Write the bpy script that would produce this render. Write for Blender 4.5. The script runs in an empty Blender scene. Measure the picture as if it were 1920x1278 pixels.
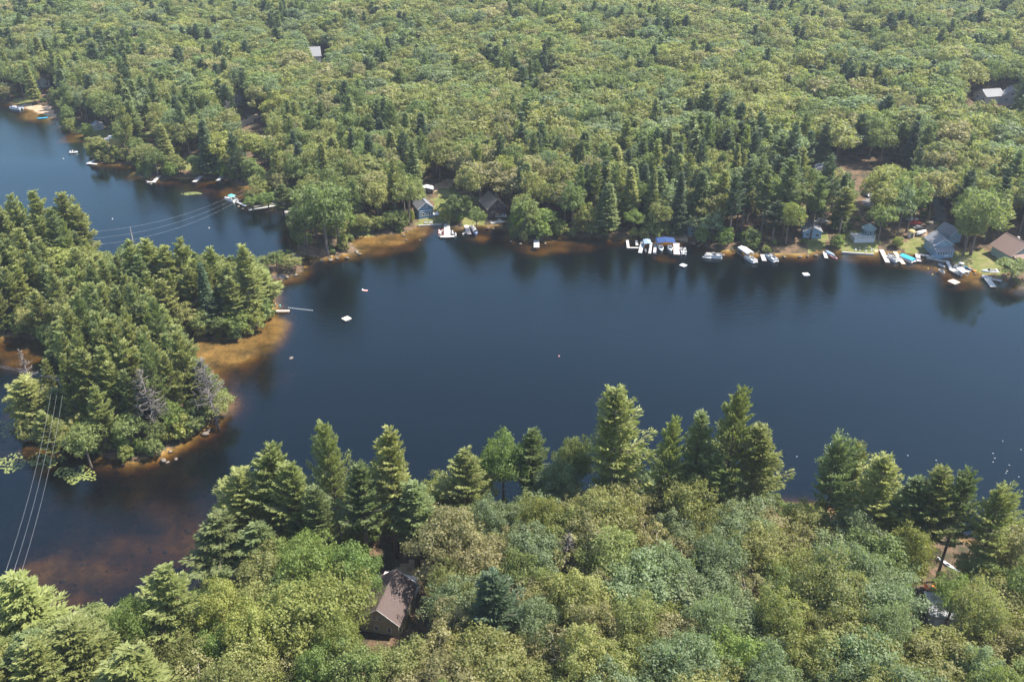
import bpy, math, random
import numpy as np
from mathutils import Vector, Matrix

random.seed(7)
rng = np.random.default_rng(7)
sc = bpy.context.scene
COL = sc.collection
R = math.radians

# ---------------------------------------------------------------- camera, sky, sun, exposure
CAM_H = 135.0
PITCH = R(30.0)
FPX = 1700.0                      # focal length in pixels of the 1920 px wide photograph
cam_data = bpy.data.cameras.new('camera')
cam_data.sensor_width = 36.0
cam_data.lens = FPX / 1920.0 * 36.0
cam_data.clip_start = 1.0
cam_data.clip_end = 20000.0
cam = bpy.data.objects.new('camera', cam_data)
cam.location = (0, 0, CAM_H)
cam.rotation_euler = (math.pi / 2 - PITCH, 0, 0)
COL.objects.link(cam)
sc.camera = cam

SUN_AZ = R(82.0)                  # clockwise from +Y (the view direction)
SUN_EL = R(57.0)
world = bpy.data.worlds.new('World')
sc.world = world
world.use_nodes = True
wn = world.node_tree.nodes
wl = world.node_tree.links
sky = wn.new('ShaderNodeTexSky')
sky.sky_type = 'NISHITA'
sky.sun_disc = False
sky.sun_elevation = SUN_EL
sky.sun_rotation = SUN_AZ
sky.air_density = 1.0
sky.dust_density = 0.5
sky.ozone_density = 1.0
bgn = wn['Background']
bgn.inputs['Strength'].default_value = 0.14
wl.new(sky.outputs[0], bgn.inputs['Color'])

sun_data = bpy.data.lights.new('sun', 'SUN')
sun_data.energy = 5.0
sun_data.angle = R(0.5)
sun_data.color = (1.0, 0.94, 0.84)
sun = bpy.data.objects.new('sun', sun_data)
sd = Vector((math.sin(SUN_AZ) * math.cos(SUN_EL), math.cos(SUN_AZ) * math.cos(SUN_EL), math.sin(SUN_EL)))
sun.rotation_euler = (-sd).to_track_quat('-Z', 'Y').to_euler()
sun.location = (300, 100, 400)
COL.objects.link(sun)

sc.view_settings.view_transform = 'Standard'
sc.view_settings.look = 'None'
sc.view_settings.gamma = 1.0
sc.view_settings.use_curve_mapping = False
sc.view_settings.exposure = 1.32
sc.cycles.max_bounces = 6
sc.cycles.diffuse_bounces = 3
sc.cycles.glossy_bounces = 2
sc.cycles.transmission_bounces = 3
sc.cycles.transparent_max_bounces = 8
sc.cycles.volume_bounces = 0
sc.cycles.caustics_reflective = False
sc.cycles.caustics_refractive = False
sc.cycles.sample_clamp_indirect = 4.0

# ---------------------------------------------------------------- mapping between the photograph and the ground
SP, CP = math.sin(PITCH), math.cos(PITCH)

def P(px, py, z=0.0):
    """point of the place at height z that stands at photograph pixel (px, py)"""
    a = (px - 960.0) / FPX
    b = (639.0 - py) / FPX
    dx, dy, dz = a, CP + b * SP, -SP + b * CP
    t = (z - CAM_H) / dz
    return Vector((dx * t, dy * t, z))

def proj(x, y, z):
    dz = z - CAM_H
    depth = y * CP - dz * SP
    up = y * SP + dz * CP
    return 960.0 + FPX * x / depth, 639.0 - FPX * up / depth, depth

# ---------------------------------------------------------------- object helpers
def tag(o, label=None, cat=None, group=None, kind=None):
    if label: o['label'] = label
    if cat: o['category'] = cat
    if group: o['group'] = group
    if kind: o['kind'] = kind
    return o

def thing(name, label, cat, loc=(0, 0, 0), rz=0.0, group=None):
    o = bpy.data.objects.new(name, None)
    o.empty_display_size = 0.5
    COL.objects.link(o)
    o.location = loc
    o.rotation_euler = (0, 0, rz)
    return tag(o, label, cat, group)

def obj_from(name, me, parent=None, mat=None):
    o = bpy.data.objects.new(name, me)
    COL.objects.link(o)
    if parent is not None:
        o.parent = parent
    if mat is not None:
        if len(me.materials) == 0:
            me.materials.append(mat)
        if me.materials[0] is not mat:
            o.material_slots[0].link = 'OBJECT'
            o.material_slots[0].material = mat
    return o

def np_mesh(name, v, f, smooth=False, attrs=None):
    """mesh from numpy arrays: v (n,3); f (m,4) or (m,3), or a list of such arrays"""
    if not isinstance(f, list):
        f = [f]
    f = [a for a in f if len(a)]
    me = bpy.data.meshes.new(name)
    nl = sum(a.size for a in f)
    nf = sum(len(a) for a in f)
    me.vertices.add(len(v))
    me.vertices.foreach_set('co', np.asarray(v, dtype=np.float32).ravel())
    me.loops.add(nl)
    me.loops.foreach_set('vertex_index', np.concatenate([a.ravel() for a in f]).astype(np.int32))
    me.polygons.add(nf)
    sizes = np.concatenate([np.full(len(a), a.shape[1]) for a in f])
    starts = np.concatenate([[0], np.cumsum(sizes)[:-1]])
    me.polygons.foreach_set('loop_start', starts.astype(np.int32))
    me.polygons.foreach_set('loop_total', sizes.astype(np.int32))
    if smooth:
        me.polygons.foreach_set('use_smooth', np.ones(nf, dtype=bool))
    for k, a in (attrs or {}).items():
        at = me.attributes.new(k, 'FLOAT', 'POINT')
        at.data.foreach_set('value', np.asarray(a, dtype=np.float32))
    me.update(calc_edges=True)
    return me

class MB:
    """collects shapes for ONE mesh"""
    def __init__(s):
        s.v = []; s.f = []
    def raw(s, vs, fs):
        b = len(s.v)
        s.v += [tuple(p) for p in vs]
        s.f += [tuple(b + i for i in f) for f in fs]
        return s
    def box(s, c, d, rz=0.0, taper=1.0):
        x, y, z = d[0] / 2, d[1] / 2, d[2] / 2
        cs, sn = math.cos(rz), math.sin(rz)
        vs = []
        for k, t in ((-1, 1.0), (1, taper)):
            for i, j in ((-1, -1), (1, -1), (1, 1), (-1, 1)):
                a, b = i * x * t, j * y * t
                vs.append((c[0] + a * cs - b * sn, c[1] + a * sn + b * cs, c[2] + k * z))
        return s.raw(vs, [(3, 2, 1, 0), (4, 5, 6, 7), (0, 1, 5, 4), (1, 2, 6, 5), (2, 3, 7, 6), (3, 0, 4, 7)])
    def tube(s, a, b, r0, r1=None, n=6):
        a, b = Vector(a), Vector(b)
        r1 = r0 if r1 is None else r1
        d = (b - a).normalized()
        u = d.cross(Vector((0, 0, 1)) if abs(d.z) < 0.9 else Vector((1, 0, 0))).normalized()
        w = d.cross(u)
        vs = []
        for p, r in ((a, r0), (b, r1)):
            for i in range(n):
                t = 2 * math.pi * i / n
                vs.append(p + (u * math.cos(t) + w * math.sin(t)) * r)
        fs = [(i, (i + 1) % n, n + (i + 1) % n, n + i) for i in range(n)]
        fs += [tuple(range(n))[::-1], tuple(range(n, 2 * n))]
        return s.raw(vs, fs)
    def path(s, pts, rads, n=6):
        pts = [Vector(p) for p in pts]
        rings = []
        for i, p in enumerate(pts):
            d = (pts[min(i + 1, len(pts) - 1)] - pts[max(i - 1, 0)]).normalized()
            u = d.cross(Vector((0, 1, 0.1)) if abs(d.y) < 0.9 else Vector((1, 0, 0))).normalized()
            w = d.cross(u)
            rings.append([p + (u * math.cos(2 * math.pi * k / n) + w * math.sin(2 * math.pi * k / n)) * rads[i] for k in range(n)])
        vs = [q for r in rings for q in r]
        fs = []
        for i in range(len(pts) - 1):
            for k in range(n):
                fs.append((i * n + k, i * n + (k + 1) % n, (i + 1) * n + (k + 1) % n, (i + 1) * n + k))
        fs += [tuple(range(n))[::-1], tuple(range((len(pts) - 1) * n, len(pts) * n))]
        return s.raw(vs, fs)
    def loft(s, rings, cap=True):
        n = len(rings[0])
        vs = [q for r in rings for q in r]
        fs = []
        for i in range(len(rings) - 1):
            for k in range(n):
                fs.append((i * n + k, i * n + (k + 1) % n, (i + 1) * n + (k + 1) % n, (i + 1) * n + k))
        if cap:
            fs += [tuple(range(n))[::-1], tuple(range((len(rings) - 1) * n, len(rings) * n))]
        return s.raw(vs, fs)
    def slab(s, pts, t):
        """a sheet through the points pts, t thick downwards"""
        n = len(pts)
        vs = [tuple(p) for p in pts] + [(p[0], p[1], p[2] - t) for p in pts]
        fs = [tuple(range(n)), tuple(range(n, 2 * n))[::-1]]
        fs += [(i, n + i, n + (i + 1) % n, (i + 1) % n) for i in range(n)]
        return s.raw(vs, fs)
    def build(s, name, mat, parent=None, smooth=False):
        me = bpy.data.meshes.new(name)
        me.from_pydata([tuple(p) for p in s.v], [], s.f)
        if smooth:
            me.polygons.foreach_set('use_smooth', [True] * len(me.polygons))
        me.update()
        return obj_from(name, me, parent, mat)

def copy_tree(o, parent=None):
    c = o.copy()
    COL.objects.link(c)
    if parent is not None:
        c.parent = parent
    for ch in list(o.children):
        copy_tree(ch, c)
    return c

# ---------------------------------------------------------------- materials
def new_mat(name):
    m = bpy.data.materials.new(name)
    m.use_nodes = True
    nt = m.node_tree
    nt.nodes.clear()
    out = nt.nodes.new('ShaderNodeOutputMaterial')
    return m, nt, nt.nodes, nt.links, out

def ramp(nodes, stops):
    r = nodes.new('ShaderNodeValToRGB')
    el = r.color_ramp.elements
    while len(el) < len(stops):
        el.new(0.5)
    for e, (p, c) in zip(el, stops):
        e.position = p
        e.color = (c[0], c[1], c[2], 1)
    return r

def plain(name, col, rough=0.6, metal=0.0, var=0.15, scale=2.0, spec=0.4, bump=0.0):
    """painted or solid surface with slight wear"""
    m, nt, N, L, out = new_mat(name)
    b = N.new('ShaderNodeBsdfPrincipled')
    tc = N.new('ShaderNodeTexCoord')
    nz = N.new('ShaderNodeTexNoise')
    nz.inputs['Scale'].default_value = scale
    nz.inputs['Detail'].default_value = 5
    L.new(tc.outputs['Object'], nz.inputs['Vector'])
    lo = [c * (1 - var) for c in col]; hi = [min(1, c * (1 + var)) for c in col]
    rp = ramp(N, [(0.3, lo), (0.7, hi)])
    L.new(nz.outputs['Fac'], rp.inputs['Fac'])
    L.new(rp.outputs['Color'], b.inputs['Base Color'])
    b.inputs['Roughness'].default_value = rough
    b.inputs['Metallic'].default_value = metal
    b.inputs['Specular IOR Level'].default_value = spec
    if bump:
        bp = N.new('ShaderNodeBump')
        bp.inputs['Strength'].default_value = bump
        bp.inputs['Distance'].default_value = 0.05
        L.new(nz.outputs['Fac'], bp.inputs['Height'])
        L.new(bp.outputs['Normal'], b.inputs['Normal'])
    L.new(b.outputs['BSDF'], out.inputs['Surface'])
    return m

def striped(name, col, dark, step, axis='Z', rough=0.6, frac=0.12):
    """boards, shingle courses: thin darker joints every `step` metres, plus a bump"""
    m, nt, N, L, out = new_mat(name)
    b = N.new('ShaderNodeBsdfPrincipled')
    tc = N.new('ShaderNodeTexCoord')
    sp = N.new('ShaderNodeSeparateXYZ')
    L.new(tc.outputs['Object'], sp.inputs[0])
    md = N.new('ShaderNodeMath'); md.operation = 'FRACT'
    dv = N.new('ShaderNodeMath'); dv.operation = 'DIVIDE'; dv.inputs[1].default_value = step
    L.new(sp.outputs[axis], dv.inputs[0]); L.new(dv.outputs[0], md.inputs[0])
    nz = N.new('ShaderNodeTexNoise'); nz.inputs['Scale'].default_value = 3.5; nz.inputs['Detail'].default_value = 6
    L.new(tc.outputs['Object'], nz.inputs['Vector'])
    rp = ramp(N, [(0.3, [c * 0.72 for c in col]), (0.72, [min(1, c * 1.2) for c in col])])
    L.new(nz.outputs['Fac'], rp.inputs['Fac'])
    cmp_ = N.new('ShaderNodeMath'); cmp_.operation = 'LESS_THAN'; cmp_.inputs[1].default_value = frac
    L.new(md.outputs[0], cmp_.inputs[0])
    mx = N.new('ShaderNodeMix'); mx.data_type = 'RGBA'
    L.new(cmp_.outputs[0], mx.inputs[0]); L.new(rp.outputs['Color'], mx.inputs[6]); mx.inputs[7].default_value = (*dark, 1)
    L.new(mx.outputs[2], b.inputs['Base Color'])
    bp = N.new('ShaderNodeBump'); bp.inputs['Strength'].default_value = 0.6; bp.inputs['Distance'].default_value = 0.04
    L.new(md.outputs[0], bp.inputs['Height']); L.new(bp.outputs['Normal'], b.inputs['Normal'])
    b.inputs['Roughness'].default_value = rough
    L.new(b.outputs['BSDF'], out.inputs['Surface'])
    return m

def leaf_mat(name, col, trans=0.48, huev=0.012, valv=0.32):
    m, nt, N, L, out = new_mat(name)
    at = N.new('ShaderNodeAttribute'); at.attribute_name = 'tone'
    oi = N.new('ShaderNodeObjectInfo')
    hsv = N.new('ShaderNodeHueSaturation')
    hsv.inputs['Color'].default_value = (*col, 1)
    # hue differs from tree to tree, value from clump to clump
    mh = N.new('ShaderNodeMath'); mh.operation = 'MULTIPLY_ADD'
    mh.inputs[1].default_value = 2 * huev; mh.inputs[2].default_value = 0.5 - huev
    L.new(oi.outputs['Random'], mh.inputs[0]); L.new(mh.outputs[0], hsv.inputs['Hue'])
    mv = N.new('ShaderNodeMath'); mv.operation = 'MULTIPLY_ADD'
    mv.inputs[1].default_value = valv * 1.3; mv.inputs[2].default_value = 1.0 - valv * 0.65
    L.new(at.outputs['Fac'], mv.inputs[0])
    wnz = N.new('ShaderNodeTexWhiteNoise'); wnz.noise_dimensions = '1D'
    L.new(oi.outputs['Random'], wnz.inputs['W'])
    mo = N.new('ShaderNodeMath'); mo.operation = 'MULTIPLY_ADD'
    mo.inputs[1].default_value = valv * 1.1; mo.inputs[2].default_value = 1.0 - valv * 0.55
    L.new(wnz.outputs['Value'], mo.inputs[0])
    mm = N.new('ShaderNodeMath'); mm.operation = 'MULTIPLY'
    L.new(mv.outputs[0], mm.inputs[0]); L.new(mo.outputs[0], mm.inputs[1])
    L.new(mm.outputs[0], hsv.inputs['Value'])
    b = N.new('ShaderNodeBsdfPrincipled')
    b.inputs['Roughness'].default_value = 0.55
    b.inputs['Specular IOR Level'].default_value = 0.35
    L.new(hsv.outputs['Color'], b.inputs['Base Color'])
    tr = N.new('ShaderNodeBsdfTranslucent')
    tcol = N.new('ShaderNodeMix'); tcol.data_type = 'RGBA'; tcol.blend_type = 'MULTIPLY'
    tcol.inputs[0].default_value = 1.0
    L.new(hsv.outputs['Color'], tcol.inputs[6]); tcol.inputs[7].default_value = (1.25, 1.35, 0.7, 1)
    L.new(tcol.outputs[2], tr.inputs['Color'])
    mx = N.new('ShaderNodeMixShader'); mx.inputs[0].default_value = trans
    L.new(b.outputs['BSDF'], mx.inputs[1]); L.new(tr.outputs['BSDF'], mx.inputs[2])
    L.new(mx.outputs[0], out.inputs['Surface'])
    return m

LEAF = {
    'olive':  leaf_mat('leaf_olive', (0.243, 0.246, 0.087)),
    'green':  leaf_mat('leaf_green', (0.181, 0.215, 0.074)),
    'bluish': leaf_mat('leaf_blue_green', (0.194, 0.232, 0.118)),
    'yellow': leaf_mat('leaf_yellow_green', (0.249, 0.262, 0.074)),
    'tan':    leaf_mat('leaf_tan_green', (0.282, 0.260, 0.123)),
    'bright': leaf_mat('leaf_bright_green', (0.186, 0.240, 0.065)),
    'pine':   leaf_mat('needle_yellow_green', (0.243, 0.260, 0.087), trans=0.4),
    'pinegreen': leaf_mat('needle_green', (0.164, 0.198, 0.074), trans=0.36),
    'dark':   leaf_mat('needle_dark_green', (0.081, 0.113, 0.056), trans=0.28),
}
BARK = plain('bark_brown', (0.13, 0.10, 0.08), 0.9, var=0.35, scale=4, bump=0.5)
BARK_GREY = plain('bark_grey', (0.36, 0.33, 0.30), 0.9, var=0.25, scale=4, bump=0.5)
DEADWOOD = plain('dead_wood', (0.15, 0.13, 0.115), 0.9, var=0.2, scale=4)

# ---------------------------------------------------------------- the shape of the land
LAND_FAR = [(-260,150),(-60,175),(0,190),(20,194),(45,201),(70,211),(95,220),(108,232),(125,246),(150,252),(185,261),(200,266),(222,268),
    (232,276),(212,284),(180,288),(170,297),(178,304),(205,306),(252,309),(257,322),(262,332),(285,337),(335,334),(400,335),(428,338),(446,346),
    (470,350),(498,352),(484,362),(466,374),(463,385),(492,387),(530,384),(556,386),(552,402),(549,425),(551,452),(560,472),(585,482),(615,484),(645,478),(672,470),
    (664,460),(655,450),(668,444),(700,443),(750,438),(775,428),(786,422),(810,422),(828,420),(848,426),(869,430),(889,422),(902,423),(916,424),(951,424),
    (958,436),(959,449),(985,454),(1015,452),(1040,445),(1090,444),(1150,446),(1204,451),(1250,452),(1292,454),(1320,461),(1347,472),(1384,472),(1424,477),
    (1478,478),(1519,475),(1549,469),(1573,471),(1600,474),(1637,477),(1645,473),(1652,471),(1667,473),(1687,474),(1720,476),(1737,482),(1768,489),
    (1779,490),(1785,505),(1791,500),(1808,501),(1823,506),(1840,511),(1847,515),(1876,517),(1881,531),(1920,541),(2080,560),(2400,600)]
LAND_MID = [(-300,470),(0,452),(60,462),(150,482),(200,506),(260,520),(350,528),(430,520),(478,505),(510,488),(545,486),(566,492),(569,503),(560,511),(530,515),
    (500,516),(492,530),(512,558),(514,576),(503,588),(490,606),(467,633),(432,638),(400,635),(372,638),(350,641),(336,650),(334,663),(344,676),
    (372,696),(396,730),(420,758),(424,768),(402,790),(370,810),(330,836),(290,856),(240,866),(205,864),(176,850),(150,835),(128,812),(108,826),
    (70,826),(40,820),(34,800),(48,772),(92,740),(118,706),(108,668),(82,640),(48,630),(0,633),(-300,640)]
LAND_NEAR = [(-500,1330),(-60,1265),(60,1240),(150,1245),(250,1235),(322,1200),(352,1140),(366,1100),(390,1072),(440,1048),(500,1018),(620,1002),(760,990),
    (900,978),(1100,968),(1300,958),(1482,948),(1530,952),(1600,972),(1700,992),(1800,1012),(1920,1040),(2300,1110)]

def topoly(pts, extra=()):
    return np.array([list(P(x, y, 0.0))[:2] for x, y in pts] + [list(e) for e in extra])

wA = topoly(LAND_FAR)
wA = np.vstack([wA, [[700, 250], [2500, 300], [6000, 9000], [-6000, 9000], [-3000, 1400]]])
wB = topoly(LAND_MID)
wD = topoly(LAND_NEAR)
wD = np.vstack([wD, [[900, 60], [900, -900], [-900, -900], [-700, 60]]])

def smooth_poly(p, it=1):
    for _ in range(it):
        q = np.roll(p, -1, axis=0)
        d = np.linalg.norm(q - p, axis=1)
        out = []
        for a, b, dd in zip(p, q, d):
            if dd < 250:
                out += [a * 0.75 + b * 0.25, a * 0.25 + b * 0.75]
            else:
                out += [a, b]
        p = np.array(out)
    return p
wA, wB, wD = smooth_poly(wA), smooth_poly(wB), smooth_poly(wD)

def inside(poly, x, y):
    r = np.zeros(x.shape, dtype=bool)
    n = len(poly)
    for i in range(n):
        x0, y0 = poly[i]; x1, y1 = poly[(i + 1) % n]
        if y0 == y1: continue
        c = ((y0 > y) != (y1 > y)) & (x < (x1 - x0) * (y - y0) / (y1 - y0) + x0)
        r ^= c
    return r

def sdist(poly, x, y):
    best = np.full(x.shape, 1e9)
    n = len(poly)
    for i in range(n):
        a = poly[i]; b = poly[(i + 1) % n]
        d = b - a
        l2 = float(d @ d)
        if l2 < 1e-9: continue
        t = np.clip(((x - a[0]) * d[0] + (y - a[1]) * d[1]) / l2, 0, 1)
        best = np.minimum(best, (x - a[0] - t * d[0]) ** 2 + (y - a[1] - t * d[1]) ** 2)
    s = np.sqrt(best)
    return np.where(inside(poly, x, y), s, -s)

_ph = rng.uniform(0, 6.28, (24, 3))
def wob(x, y, base=60.0, octv=4):
    """smooth noise, about -1..1"""
    r = np.zeros_like(x); amp = 1.0; L = base; tot = 0
    for o in range(octv):
        for k in range(3):
            a = _ph[(o * 3 + k) % 24]
            th = a[0]
            r = r + amp * np.sin((x * math.cos(th) + y * math.sin(th)) * 6.283 / L + a[1]) / 2.0
            L *= 0.83
        tot += amp; amp *= 0.55; L *= 0.7
    return r / tot

# shoals: places where the lake bed lies just under the surface (pixel, pixel, radius m, depth m)
SHOALS = [(430,655,17,0.30),(380,648,10,0.2),(485,640,9,0.55),(505,610,9,0.35),(430,690,10,1.4),(425,742,4,1.2),(500,700,14,2.4),(300,885,9,2.4),(380,825,6,2.2),(90,850,9,0.7),
    (150,1090,13,1.3),(90,1070,13,1.15),(220,1040,13,1.6),(240,960,20,2.5),(110,960,16,2.8),(335,980,12,1.8),(360,1020,11,1.3),(320,940,11,2.1),(80,650,10,0.5),(40,660,14,1.0),
    (690,452,9,0.3),(740,450,8,0.35),(780,436,7,0.4),(705,465,10,1.0),(760,460,9,1.2),(900,445,7,1.0),(1055,462,7,0.9),(1095,464,6,1.3),(1010,470,8,1.0),
    (1765,500,6,0.3),(1735,495,6,0.7),(1645,478,4,0.3),(1690,490,9,1.0),(1820,520,7,0.4),(1850,530,6,0.6),(1790,535,7,1.1),(1250,482,8,1.2),(1600,482,6,1.0),
    (70,217,14,0.3),(130,262,9,0.8),(225,280,10,0.5),(235,285,8,1.0),(480,356,8,0.3),(440,358,12,0.9),(380,352,14,1.4),(530,520,7,0.6),(1500,960,8,1.6),(1700,1030,6,0.8),(960,600,1,9)]
SH = [(P(a, b).x, P(a, b).y, r, d) for a, b, r, d in SHOALS]

def height(x, y, parts=None):
    x = np.asarray(x, dtype=float); y = np.asarray(y, dtype=float)
    near = wob(x, y, 26.0, 3) * 0.9
    sA, sB, sD = sdist(wA, x, y), sdist(wB, x, y), sdist(wD, x, y)
    if parts is not None: parts += [sA, sB, sD]
    s = np.maximum(np.maximum(sA, sB), sD) + near * np.clip(1.0, 0, 1)
    # land
    h = 0.16 * np.clip(s, 0, 3) + 0.05 * np.clip(s - 3, 0, 25)
    h += np.clip((sA - 40) / 200, 0, 1) * (6 + 5 * wob(x, y, 260.0, 3)) + np.clip((sA - 350) / 700, 0, 1) * 14
    h += np.clip((sD - 12) / 60, 0, 1) * 3.0
    h += np.clip(sB / 25, 0, 1) * 1.2
    h = h + np.where(s > 2, 0.15 * wob(x, y, 9.0, 2), 0)
    # lake bed
    d = np.clip(-s, 0, 400)
    dep = 0.30 * np.clip(d, 0, 3) + 0.50 * np.clip(d - 3, 0, 16)
    for (cx, cy, r, dd) in SH:
        w = np.exp(-((x - cx) ** 2 + (y - cy) ** 2) / (r * r))
        w = np.clip(w * 1.25, 0, 1)
        tgt = dd * (1 + 0.30 * wob(x, y, 13.0, 4))
        dep = np.where(dep > tgt, dep * (1 - w) + tgt * w, dep)
    dep = dep * (1 + 0.16 * wob(x, y, 11.0, 4)) + 0.02
    return np.where(s > 0, h, -dep)

ys = [-260.0]
while ys[-1] < 7000:
    yy = ys[-1]
    ys.append(yy + (12 if yy < 40 else 0.9 + max(0, yy - 60) * 0.0034 if yy < 800 else 4 + (yy - 800) * 0.09))
ys = np.array(ys)
NU = 560
us = np.linspace(-1, 1, NU)
half = 150 + 0.75 * np.clip(ys, 0, None)
GX = us[None, :] * half[:, None]
GY = np.repeat(ys[:, None], NU, axis=1)
_parts = []
GH = height(GX, GY, _parts)
GSA, GSB, GSD = _parts

def look(A, x, y):
    """value of the grid A at any points (bilinear)"""
    x = np.atleast_1d(np.asarray(x, dtype=float)); y = np.atleast_1d(np.asarray(y, dtype=float))
    i = np.clip(np.searchsorted(ys, y) - 1, 0, len(ys) - 2)
    fy = np.clip((y - ys[i]) / (ys[i + 1] - ys[i]), 0, 1)
    u = np.clip((x / (150 + 0.75 * np.clip(y, 0, None)) + 1) / 2 * (NU - 1), 0, NU - 1.001)
    j = u.astype(int); fx = u - j
    return (A[i, j] * (1 - fx) + A[i, j + 1] * fx) * (1 - fy) + (A[i + 1, j] * (1 - fx) + A[i + 1, j + 1] * fx) * fy

def gz(x, y):
    return float(look(GH, x, y)[0])

def G(px, py, dz=0.0):
    """the point of the ground (not of the water) seen at a pixel"""
    z = 0.5
    for _ in range(4):
        p = P(px, py, z)
        z = max(0.0, gz(p.x, p.y))
    p = P(px, py, z)
    return Vector((p.x, p.y, z + dz))

NR = len(ys)
idx = np.arange(NR * NU).reshape(NR, NU)
quads = np.stack([idx[:-1, :-1], idx[:-1, 1:], idx[1:, 1:], idx[1:, :-1]], axis=-1).reshape(-1, 4)
gv = np.stack([GX.ravel(), GY.ravel(), GH.ravel()], axis=1)
qc = gv[quads].mean(axis=1)

# patches of the ground that are not forest floor, outlined on the ground
def gpoly(pts):
    return np.array([list(G(a, b))[:2] for a, b in pts])
LAWNS = [
    [(782,424),(836,421),(846,410),(852,395),(868,372),(850,350),(822,352),(812,372),(812,395),(780,400)],
    [(872,425),(908,424),(912,405),(900,390),(905,372),(885,362),(868,385),(868,405)],
    [(1716,478),(1738,480),(1736,455),(1733,446),(1712,446),(1698,450),(1690,462),(1690,474)],
    [(1578,472),(1636,477),(1650,468),(1646,440),(1640,425),(1580,430),(1572,455)],
    [(1780,488),(1810,500),(1846,512),(1880,518),(1885,490),(1850,470),(1800,470),(1782,478)],
    [(1746,428),(1775,435),(1778,420),(1756,414)],
    [(1512,474),(1545,468),(1552,440),(1540,425),(1518,440)],
    [(138,250),(200,262),(206,244),(170,230),(140,236)],
    [(240,262),(285,262),(288,248),(250,246)],
    [(20,192),(60,200),(62,188),(30,184)],
    [(600,440),(700,442),(705,418),(650,410),(605,420)],
    [(290,318),(425,320),(430,300),(300,296)],
    [(480,175),(520,230),(560,215),(545,150),(500,140)],
]
SANDS = [
    [(40,202),(70,212),(96,222),(106,216),(98,200),(60,196),(34,196)],
    [(448,238),(462,236),(486,220),(480,212),(450,226)],
    [(812,360),(852,348),(862,334),(836,336),(814,344)],
    [(1640,476),(1652,473),(1652,466),(1640,467)],
    [(1735,445),(1750,440),(1758,424),(1744,416),(1728,432)],
    [(700,1105),(800,1080),(830,1060),(770,1050),(700,1085)],
    [(1830,192),(1912,198),(1920,182),(1870,176),(1825,184)],
    [(590,122),(660,124),(660,112),(600,110)],
    [(1200,452),(1290,455),(1296,438),(1250,430),(1205,440)],
]
ROADS = [[(1748,416),(1776,416),(1772,396),(1760,372),(1746,372),(1752,396)],
         [(1620,392),(1636,392),(1634,352),(1622,344)]]
lawn_w = [gpoly(p) for p in LAWNS]
sand_w = [gpoly(p) for p in SANDS]
road_w = [gpoly(p) for p in ROADS]
cx_, cy_ = qc[:, 0] + 1.2 * wob(qc[:, 0], qc[:, 1], 7.0, 2), qc[:, 1] + 1.2 * wob(qc[:, 1], qc[:, 0], 7.0, 2)
kindf = np.zeros(len(quads), dtype=int)
for k, polys in ((1, lawn_w), (2, sand_w), (3, road_w)):
    for p in polys:
        m = inside(p, cx_, cy_) & (qc[:, 2] > -0.1)
        kindf[m] = k

def sub_mesh(name, q, v, attrs=None):
    u, inv = np.unique(q.ravel(), return_inverse=True)
    return np_mesh(name, v[u], inv.reshape(-1, 4), smooth=True, attrs={k: a[u] for k, a in (attrs or {}).items()})

def ground_mat(name, stops, scale=0.25, fine=3.0, rough=0.95, bump=0.6):
    m, nt, N, L, out = new_mat(name)
    b = N.new('ShaderNodeBsdfPrincipled')
    b.inputs['Roughness'].default_value = rough
    b.inputs['Specular IOR Level'].default_value = 0.15
    tc = N.new('ShaderNodeTexCoord')
    n1 = N.new('ShaderNodeTexNoise'); n1.inputs['Scale'].default_value = scale; n1.inputs['Detail'].default_value = 9; n1.inputs['Roughness'].default_value = 0.68
    n2 = N.new('ShaderNodeTexNoise'); n2.inputs['Scale'].default_value = fine; n2.inputs['Detail'].default_value = 4
    L.new(tc.outputs['Object'], n1.inputs['Vector']); L.new(tc.outputs['Object'], n2.inputs['Vector'])
    rp = ramp(N, stops)
    L.new(n1.outputs['Fac'], rp.inputs['Fac'])
    mx = N.new('ShaderNodeMix'); mx.data_type = 'RGBA'; mx.blend_type = 'MULTIPLY'; mx.inputs[0].default_value = 0.6
    r2 = ramp(N, [(0.3, (0.55, 0.55, 0.55)), (0.7, (1.15, 1.15, 1.15))])
    L.new(n2.outputs['Fac'], r2.inputs['Fac'])
    L.new(rp.outputs['Color'], mx.inputs[6]); L.new(r2.outputs['Color'], mx.inputs[7])
    L.new(mx.outputs[2], b.inputs['Base Color'])
    bp = N.new('ShaderNodeBump'); bp.inputs['Strength'].default_value = bump; bp.inputs['Distance'].default_value = 0.3
    L.new(n2.outputs['Fac'], bp.inputs['Height']); L.new(bp.outputs['Normal'], b.inputs['Normal'])
    L.new(b.outputs['BSDF'], out.inputs['Surface'])
    return m

M_FLOOR = ground_mat('forest_floor', [(0.30, (0.035, 0.045, 0.02)), (0.45, (0.07, 0.055, 0.032)), (0.58, (0.15, 0.095, 0.06)), (0.75, (0.10, 0.085, 0.04))])
M_BED = ground_mat('lake_bed', [(0.32, (0.05, 0.038, 0.018)), (0.48, (0.20, 0.130, 0.045)), (0.60, (0.32, 0.20, 0.07)), (0.72, (0.11, 0.08, 0.035))], scale=0.12, fine=1.4)
M_LAWN = ground_mat('lawn_grass', [(0.3, (0.08, 0.10, 0.03)), (0.5, (0.14, 0.15, 0.045)), (0.62, (0.20, 0.17, 0.08)), (0.75, (0.16, 0.11, 0.07))], scale=0.35, fine=2.0, bump=0.3)
M_SAND = ground_mat('beach_sand', [(0.3, (0.28, 0.18, 0.11)), (0.6, (0.46, 0.33, 0.22))], scale=0.3, fine=3.0, bump=0.3)
M_ROAD = ground_mat('worn_asphalt', [(0.3, (0.13, 0.125, 0.12)), (0.7, (0.20, 0.19, 0.18))], scale=0.5, fine=5.0, bump=0.2)

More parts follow.
